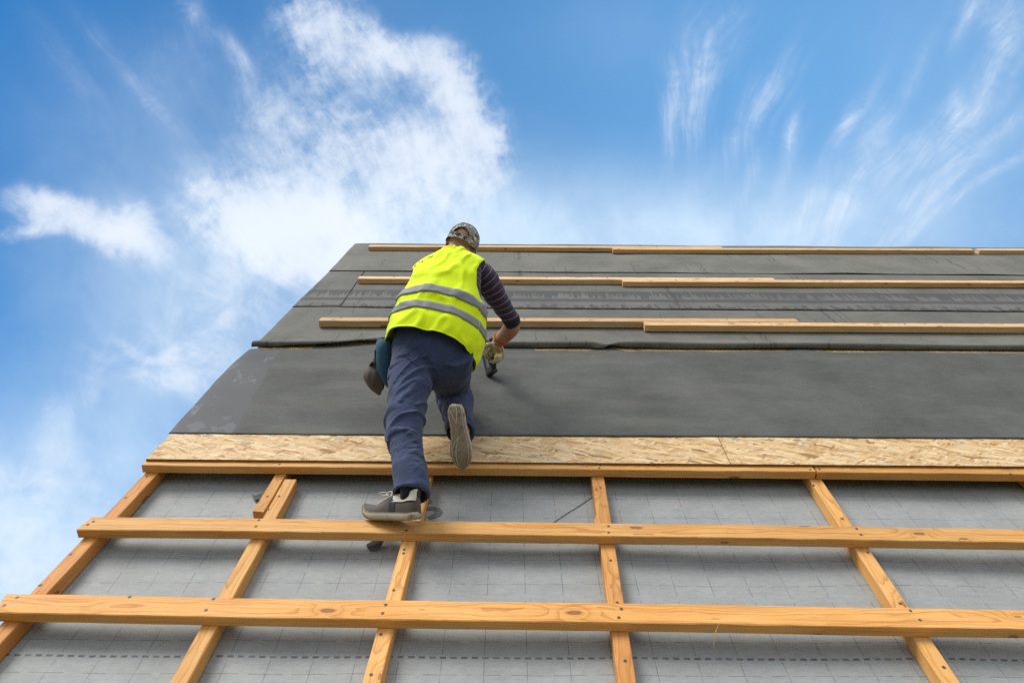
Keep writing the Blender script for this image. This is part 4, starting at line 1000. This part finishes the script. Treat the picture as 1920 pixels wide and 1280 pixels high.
    # heel collar, side panels, laces
    def on(x, th, off=.002):
        H_ = lerp_tab([a for a, b in hz], [b for a, b in hz], x); z0 = .020 + spring(x); c, s_ = math.cos(th), math.sin(th); side = 1 if c >= 0 else -1
        y = edge(x, side) * abs(c) ** .75 * (1 - .36 * s_ ** 3 * (1 if x < .6 else .6)) * .96
        return Vector((x * Ls, y + off * c, z0 + (H_ - z0 + spring(x)) * s_ ** .8 + off * s_))
    v, f = [], []
    for i in range(15):
        x = .008 + .40 * i / 14
        for j in range(9):
            th = math.pi * (.20 + .60 * j / 8); p = on(x, th, .0025); p.z += .026 * (1 - i / 14) * (1 if j in (2, 3, 4, 5, 6) else .3); v.append(p)
    for i in range(14):
        for j in range(8): f.append((i * 9 + j, i * 9 + j + 1, i * 9 + j + 10, i * 9 + j + 9))
    mesh_obj('heel_collar', v, f, M['cream'], sh, smooth=True)
    for side in (0, 1):
        v, f = [], []
        for i in range(7):
            for j in range(9):
                t = j / 8; th = math.pi * (.04 + .40 * t); th = math.pi - th if side else th
                x = .36 + (.045 + .05 * t) * (i / 6 - .5) * 1.6 + .02 * t; v.append(on(x, th, .0028))
        for i in range(6):
            for j in range(8): f.append((i * 9 + j, i * 9 + j + 1, i * 9 + j + 10, i * 9 + j + 9))
        mesh_obj('side_panel', v, f, M['navy'], sh, smooth=True)
    for q, x in enumerate((.44, .50, .56, .615)):
        P_ = [on(x + .010 * math.sin(q + t * 3), math.pi * (.34 + .32 * t), .004) for t in (0, .25, .5, .75, 1)]; v, f = tube_solid(P_, [.0026] * 5, 6, 3); mesh_obj('lace', v, f, M['lace'], sh, smooth=True)
    for s_ in (-1, 1):
        c0 = on(.49, math.pi / 2, .004); P_ = [c0, c0 + Vector((.012, s_ * .018, .016)), c0 + Vector((.040, s_ * .026, .014)), c0 + Vector((.044, s_ * .016, .006)), c0 + Vector((.006, s_ * .003, .004))]
        v, f = tube_solid(P_, [.0022] * 5, 6, 4); mesh_obj('lace', v, f, M['lace'], sh, smooth=True)
    return sh
R3w = RM.to_3x3()
make_shoe(PT['shoe_l_heel'], PT['shoe_l_toe'], (R3w @ (cu_ * .95 + cf_ * .12)), True)
make_shoe(PT['shoe_r_heel'], PT['shoe_r_toe'], (R3w @ (cf_ * 1.0 + cr_ * .16 + cu_ * .1)), False)

# --- jersey: torso under the vest and two sleeves, UV x in metres
def jersey():
    v, f, uv = [], [], []
    def add(lf, x0, x1, sub, scale, n=30, amp=.004, seed=0, uvk=1.0):
        base = len(v); m_ = int((x1 - x0) * sub); s_ = 0; prev = None
        for i in range(m_ + 1):
            x = x0 + (x1 - x0) * i / m_; c = lf.at(x)[0]
            if prev is not None: s_ += (c - prev).length
            prev = c
            for j in range(n):
                th = 2 * math.pi * j / n; p = lf.pos(x, th, scale); d_ = (p - c).normalized()
                q = Vector((s_ * 24 + math.cos(th) * .7, math.cos(th) * 1.3, math.sin(th) * 1.3 + seed))
                v.append(p + d_ * amp * (noise.noise(q) + .4 * noise.noise(q * 2.3))); uv.append((s_ * uvk, j / n))
        for i in range(m_):
            for j in range(n): f.append((base + i * n + j, base + i * n + (j + 1) % n, base + (i + 1) * n + (j + 1) % n, base + (i + 1) * n + j))
    add(L['vest'], .9, 6.7, 6, .88, 40, .002, 5)
    add(L['sleeve_r'], 0, 5.05, 9, 1.0, 30, .0055, 1)
    add(Loft([(p, (r_, 0, 0), Vector((0, r_ * .75, r_ * .65))) for p, r_ in zip(SH_L, (.066, .060, .057))]), 0, 2, 14, 1.0, 26, .005, 3)
    o = put('jersey', v, f, M['knit']); ul = o.data.uv_layers.new(name='UVMap')
    for lp in o.data.loops: ul.data[lp.index].uv = uv[lp.vertex_index]
    return o
jers = jersey()
sl = L['sleeve_r']; v, f = [], []
n = 30; xs = [4.95 + 1.05 * i / 9 for i in range(10)]
for i, x in enumerate(xs):
    for j in range(n):
        th = 2 * math.pi * j / n; p = sl.pos(x, th, 1.06); c = sl.at(x)[0]; v.append(p + (p - c).normalized() * .003 * noise.noise(Vector((x * 3, math.cos(th), math.sin(th)))))
for j in range(n): v.append(sl.pos(5.95, 2 * math.pi * j / n, .90))
for i in range(10):
    for j in range(n): f.append((i * n + j, i * n + (j + 1) % n, (i + 1) * n + (j + 1) % n, (i + 1) * n + j))
put('sleeve_cuff', v, f, M['cuff'], jers)

# --- reflective vest
vl = L['vest']
def vest_pos(x, th, off=0.0):
    p = vl.pos(x, th, 1.0); c, a, b = vl.at(x); d_ = (p - c).normalized()
    q = Vector((x * .55 + math.cos(th) * .9, math.cos(th) * 2.2 - x * .3, math.sin(th) * 2.0))
    q = Vector((x * .33 + math.cos(th) * 1.5, math.cos(th) * 1.9 - x * .42, math.sin(th) * 1.2))
    w_ = noise.noise(q) + .3 * noise.noise(q * 2.4); r0 = max(0.0, 1 - abs(w_) * 3.0)
    fold = .0085 * r0 * r0 * (3 - 2 * r0) - .003 + .004 * noise.noise(q * .8 + Vector((5, 5, 5)))
    flare = .010 * max(0, 1 - x) * math.sin(th * 5 + 1.0)
    # shoulder blades and the hollow of the spine
    sn = math.sin(th)
    return p + d_ * (fold + flare + off) 
AH = [(5.0, 0.0, 2.05, R(41)), (5.3, math.pi, 1.4, R(28))]
def in_arm(x, th):
    for cx, ct, rx, rt_ in AH:
        dth = (th - ct + math.pi) % (2 * math.pi) - math.pi
        q = ((x - cx) / rx) ** 2 + (dth / rt_) ** 2
        if q < 1: return (cx, ct, rx, rt_, q, dth)
    return None
nx, nt = 90, 132; XM = 9.75
par = [[(XM * i / nx, 2 * math.pi * j / nt) for j in range(nt)] for i in range(nx + 1)]
dead = {(i, j) for i in range(nx) for j in range(nt) if in_arm(XM * (i + .5) / nx, 2 * math.pi * (j + .5) / nt)}
for i in range(nx + 1):
    for j in range(nt):
        nb = [((a) , (b) % nt) for a in (i - 1, i) for b in (j - 1, j) if 0 <= a < nx]
        dd = sum(q in dead for q in nb)
        if 0 < dd < len(nb):
            x, th = par[i][j]
            best = None
            for cx, ct, rx, rt_ in AH:
                dth = (th - ct + math.pi) % (2 * math.pi) - math.pi; q = math.sqrt(((x - cx) / rx) ** 2 + (dth / rt_) ** 2)
                if best is None or abs(q - 1) < best[0]: best = (abs(q - 1), cx, ct, rx, rt_, q, dth)
            _, cx, ct, rx, rt_, q, dth = best
            par[i][j] = (cx + (x - cx) / q, ct + dth / q)
v = [vest_pos(*par[i][j]) for i in range(nx + 1) for j in range(nt)]
f = [(i * nt + j, i * nt + (j + 1) % nt, (i + 1) * nt + (j + 1) % nt, (i + 1) * nt + j) for i in range(nx) for j in range(nt) if (i, j) not in dead]
vest = put('vest', v, f, M['vest'])
sm = vest.modifiers.new('thickness', 'SOLIDIFY'); sm.thickness = .003; sm.offset = -1
def stripe(xc, w, tilt=0.0):
    v, f = [], []; n = 120
    for i in range(n):
        th = 2 * math.pi * i / n
        for q in range(5): v.append(vest_pos(xc + tilt * math.cos(th) + w * (q / 4 - .5), th, .0035))
    for i in range(n):
        for q in range(4): f.append((i * 5 + q, i * 5 + q + 1, ((i + 1) % n) * 5 + q + 1, ((i + 1) % n) * 5 + q))
    o = put('reflective_strip', v, f, M['reflect'], vest); s_ = o.modifiers.new('thickness', 'SOLIDIFY'); s_.thickness = .0012; s_.offset = -1
stripe(1.75, .58); stripe(2.95, .62)
P_ = [vest_pos(.1 + 2.9 * i / 20, R(-33), .0015) for i in range(21)]; v, f = tube_solid(P_, [.0032] * 21, 6, 2); put('side_seam', v, f, M['vest'], vest)
P_ = [vest_pos(.1 + 2.9 * i / 20, R(-41), -.002) for i in range(21)]; v, f = tube_solid(P_, [.0042] * 21, 6, 2); put('side_seam', v, f, M['vest'], vest)
# hem piping and a few worn letters on the left shoulder blade
v, f = [], []
P_ = [vest_pos(.0, 2 * math.pi * i / 60, .001) for i in range(61)]; v, f = tube_solid(P_, [.0028] * 61, 6, 2); put('hem_piping', v, f, M['vest'], vest)
for x, th, a_, b_ in [(7.0, 231, .010, .16), (7.0, 236, .010, .16), (6.55, 219, .012, .08), (6.5, 224, .012, .08), (6.25, 208, .008, .14)]:
    q = [vest_pos(x + dx, R(th + dt), .002) for dx, dt in ((-b_, 0), (b_, 0), (b_, 2.2), (-b_, 2.2))]
    put('printed_letter', q, [(0, 1, 2, 3)], M['ink_v'], vest)
# --- cap with the arched opening and strap at the back
v, f = [], []; NA, NE = 96, 30
CA, CB, CC = .084, .106, .098
def cap_pos(phi, el, off=0.0):
    k_ = 1 + off / .09
    s_ = math.sin(el) ** .92
    return hp(CA * k_ * math.sin(phi) * math.cos(el) ** .85, -.004 - CB * k_ * math.cos(phi) * math.cos(el) ** .85, .012 + CC * k_ * s_ - .012 * math.cos(phi) * (1 - s_))
for e_ in range(NE + 1):
    el = R(-16 + 106 * e_ / NE)
    for a_ in range(NA):
        ph = 2 * math.pi * a_ / NA; x = cap_pos(ph, max(el, R(.01)), 0) if el > 0 else cap_pos(ph, R(.01)) - hup * (.028 * (-el / R(16)))
        v.append(x + (x - HC).normalized() * .0035 * noise.noise(x * 22))
for e_ in range(NE):
    el = -16 + 106 * (e_ + .5) / NE
    for a_ in range(NA):
        ph = math.degrees(2 * math.pi * (a_ + .5) / NA); ph = (ph + 180) % 360 - 180
        if abs(ph) < 31 and 2 < el < 2 + 20 * math.sqrt(1 - (ph / 31) ** 2): continue
        f.append((e_ * NA + a_, e_ * NA + (a_ + 1) % NA, (e_ + 1) * NA + (a_ + 1) % NA, (e_ + 1) * NA + a_))
cap = put('cap', v, f, M['camo']); s_ = cap.modifiers.new('thickness', 'SOLIDIFY'); s_.thickness = .003; s_.offset = 1
P_ = [cap_pos(R(ph), R(2 + 20.5 * math.sqrt(max(0, 1 - (ph / 31.5) ** 2))), .003) for ph in range(-30, 31, 5)]
v, f = tube_solid(P_, [.0028] * len(P_), 6, 3); put('opening_binding', v, f, M['camo'], cap)
v, f = [], []
for i in range(13):
    ph = R(180 - 62 + 124 * i / 12)
    for j in range(6):
        t = j / 5; p = cap_pos(ph, R(.5)) + hfw * (.075 * t * max(0, math.cos(ph - math.pi)) ** .6) - hup * (.022 * t * t + .012 * abs(math.sin(ph)) * t); v.append(p)
for i in range(12):
    for j in range(5): f.append((i * 6 + j, i * 6 + j + 1, i * 6 + j + 7, i * 6 + j + 6))
o = put('brim', v, f, M['camo'], cap); s_ = o.modifiers.new('thickness', 'SOLIDIFY'); s_.thickness = .004
v, f = ball(cap_pos(0, R(89.9), .002), (hrt * .007, hfw * .007, hup * .004), 12, 8); put('button', v, f, M['camo'], cap)
for k_ in range(6):
    P_ = [cap_pos(R(30 + 60 * k_), R(e_), .0035) for e_ in range(36 if k_ in (0, 5) else 2, 90, 8)]; v, f = tube_solid(P_, [.0012] * len(P_), 5, 2); put('seam', v, f, M['camo'], cap)
# spectacles' temples hooked over the ears
v, f = join([tube_solid([hp(s_ * .074, .08, .0), hp(s_ * .080, .0, .006), hp(s_ * .078, -.02, -.006)], [.0022] * 3, 6, 3) for s_ in (-1, 1)] + [tube_solid([hp(-.074, .08, 0), hp(-.03, .115, -.004), hp(0, .112, .0), hp(.03, .115, -.004), hp(.074, .08, 0)], [.002] * 5, 6, 3)])
put('spectacles', v, f, M['black'])

# --- gloves
gp = [tube_solid([L['forearm_r'].at(3.15)[0], L['forearm_r'].at(4)[0], PT['palm'][1], PT['palm'][2]], [.034, .034, .037, .034], squash=.85)]
gp += fingers([[PT['palm'][1]] + PT['thumb'][1:], [PT['palm'][2]] + PT['f1'][1:], PT['f2'], PT['f3'], PT['f4']], [[.016, .014, .012, .011], [.0145, .013, .0115, .0105], [.0145, .013, .0115, .0105], [.014, .0125, .011, .010], [.0125, .011, .010, .009]])
v, f, nrm = fuse(gp, .0032, 2)
v = [p + n_ * .0016 * noise.noise(p * 60) for p, n_ in zip(v, nrm)]
gl = put('glove', v, f, M['glove'])
c, a, b = L['forearm_r'].at(3.05)
M['orange_band'] = cloth('orange elastic', (.62, .16, .03), .8, .1)
P_ = [L['forearm_r'].pos(3.05, 2 * math.pi * i / 20, 1.08) for i in range(21)]; v, f = tube_solid(P_, [.0034] * 21, 6, 2); put('glove_cuff', v, f, M['orange_band'], gl)
gp = [tube_solid([Vector(FA_L[1]).lerp(Vector(FA_L[2]), .75)] + pal_l[1:], [.032, .035, .033], squash=.7)] + [tube_solid(p, [.0145, .0135, .012, .011][:len(p)], 10, 4) for p in fl]
v, f, nrm = fuse(gp, .004, 2); gl2 = put('glove', v, f, M['glove'])

# ---------------------------------------------------------------- staple gun in his right hand
tip, rear = Vector(PT['stap_tip']), Vector(PT['stap_rear'])
tip.z = FW + .003
ex = (rear - tip).normalized(); ez = Vector(PT['stap_top']) - tip; ez = (ez - ex * ez.dot(ex)).normalized(); ey = ez.cross(ex)
MS = Matrix.Identity(4)
for i in range(3): MS[i][0], MS[i][1], MS[i][2] = ex[i], ey[i], ez[i]
MS.translation = tip
gun = empty('staple_gun', RM @ MS @ Matrix.Scale(1.18, 4), 'black and chrome staple gun pressed on the felt by a gloved hand', 'staple gun')
def bx(x0, x1, y0, y1, z0, z1, c=.002):
    bm = bmesh.new(); bmesh.ops.create_cube(bm, size=1)
    for q in bm.verts: q.co = Vector((x0 + (q.co.x + .5) * (x1 - x0), y0 + (q.co.y + .5) * (y1 - y0), z0 + (q.co.z + .5) * (z1 - z0)))
    bmesh.ops.bevel(bm, geom=list(bm.edges), offset=c, segments=2, affect='EDGES')
    bm.verts.ensure_lookup_table(); r_ = ([q.co.copy() for q in bm.verts], [tuple(q.index for q in p.verts) for p in bm.faces]); bm.free(); return r_
GLn = ex.length and (rear - tip).length
v, f = join([bx(0, .165, -.013, .013, 0, .016), bx(0, .030, -.015, .015, .010, .074), bx(.125, .165, -.013, .013, .010, .050), bx(.02, .150, -.013, .013, .052, .068)])
mesh_obj('magazine', v, f, M['chrome'], gun)
v, f = bx(-.006, .010, -.017, .017, .004, .080, .004); mesh_obj('nose', v, f, M['black'], gun)
v, f = tube_solid([(.012, 0, .074), (.05, 0, .094), (.10, 0, .108), (.150, 0, .112)], [.010, .012, .013, .011], 12, 5); mesh_obj('handle', v, f, M['black'], gun, smooth=True)
v, f = tube_solid([(.02, 0, .062), (.08, 0, .066), (.155, 0, .062)], [.010, .011, .011], 10, 4); mesh_obj('grip', v, f, M['black'], gun, smooth=True)

# ---------------------------------------------------------------- pouch and cloth bag on his left hip
def soft(name, lf, mat, label, cat, seed, amp=.006):
    v, f, nrm = fuse([lf.solid(n=24, sub=6)], .006, 4)
    v = [p + n_ * amp * (ridge(noise.noise(Vector((p.x * 22, p.y * 7, p.z * 7 + seed)))) - .5) for p, n_ in zip(v, nrm)]
    c = sum((Vector(p) for p in v), Vector()) / len(v); b_ = W(c)
    o = mesh_obj(name, [W(p) - b_ for p in v], f, mat, matrix=Matrix.Translation(b_), smooth=True)
    return tag(o, label, cat), c
pouch, pc = soft('tool_pouch', L['pouch'], M['pouch'], 'teal cloth tool pouch hanging at the left hip of the worker', 'tool pouch', 1)
P_ = [L['pouch'].pos(.6, R(a_), 1.04) for a_ in range(0, 361, 20)]; v, f = tube_solid(P_, [.004] * len(P_), 6, 2)
pinv = pouch.matrix_basis.inverted(); mesh_obj('rim', [pinv @ W(p) for p in v], f, M['pouch'], pouch, smooth=True)
bag, bc = soft('cloth_bag', L['cloth_bag'], M['canvas'], 'small taupe cloth bag with a black loop dangling below the teal pouch', 'bag', 8, .005)
binv = bag.matrix_basis.inverted()
lp = L['cloth_bag']
for x0, th, s_ in ((1.0, 60, .030), (1.5, 35, .024)):
    c = lp.pos(x0, R(th), 1.08); P_ = [c + CR * (s_ * math.cos(q * .7)) + CU * (s_ * .8 * math.sin(q * .7)) - CF * (.008 * math.sin(q)) for q in range(10)]
    v, f = tube_solid(P_, [.0075] * 10, 8, 3); mesh_obj('loop', [binv @ W(p) for p in v], f, M['strap'], bag, smooth=True)
P_ = [lp.pos(.1, R(90), 1.0), L['pouch'].pos(3.2, R(150), 1.0), L['pouch'].pos(2.2, R(140), 1.0)]; v, f = tube_solid(P_, [.009, .008, .007], 8, 4); mesh_obj('strap', [binv @ W(p) for p in v], f, M['strap'], bag, smooth=True)
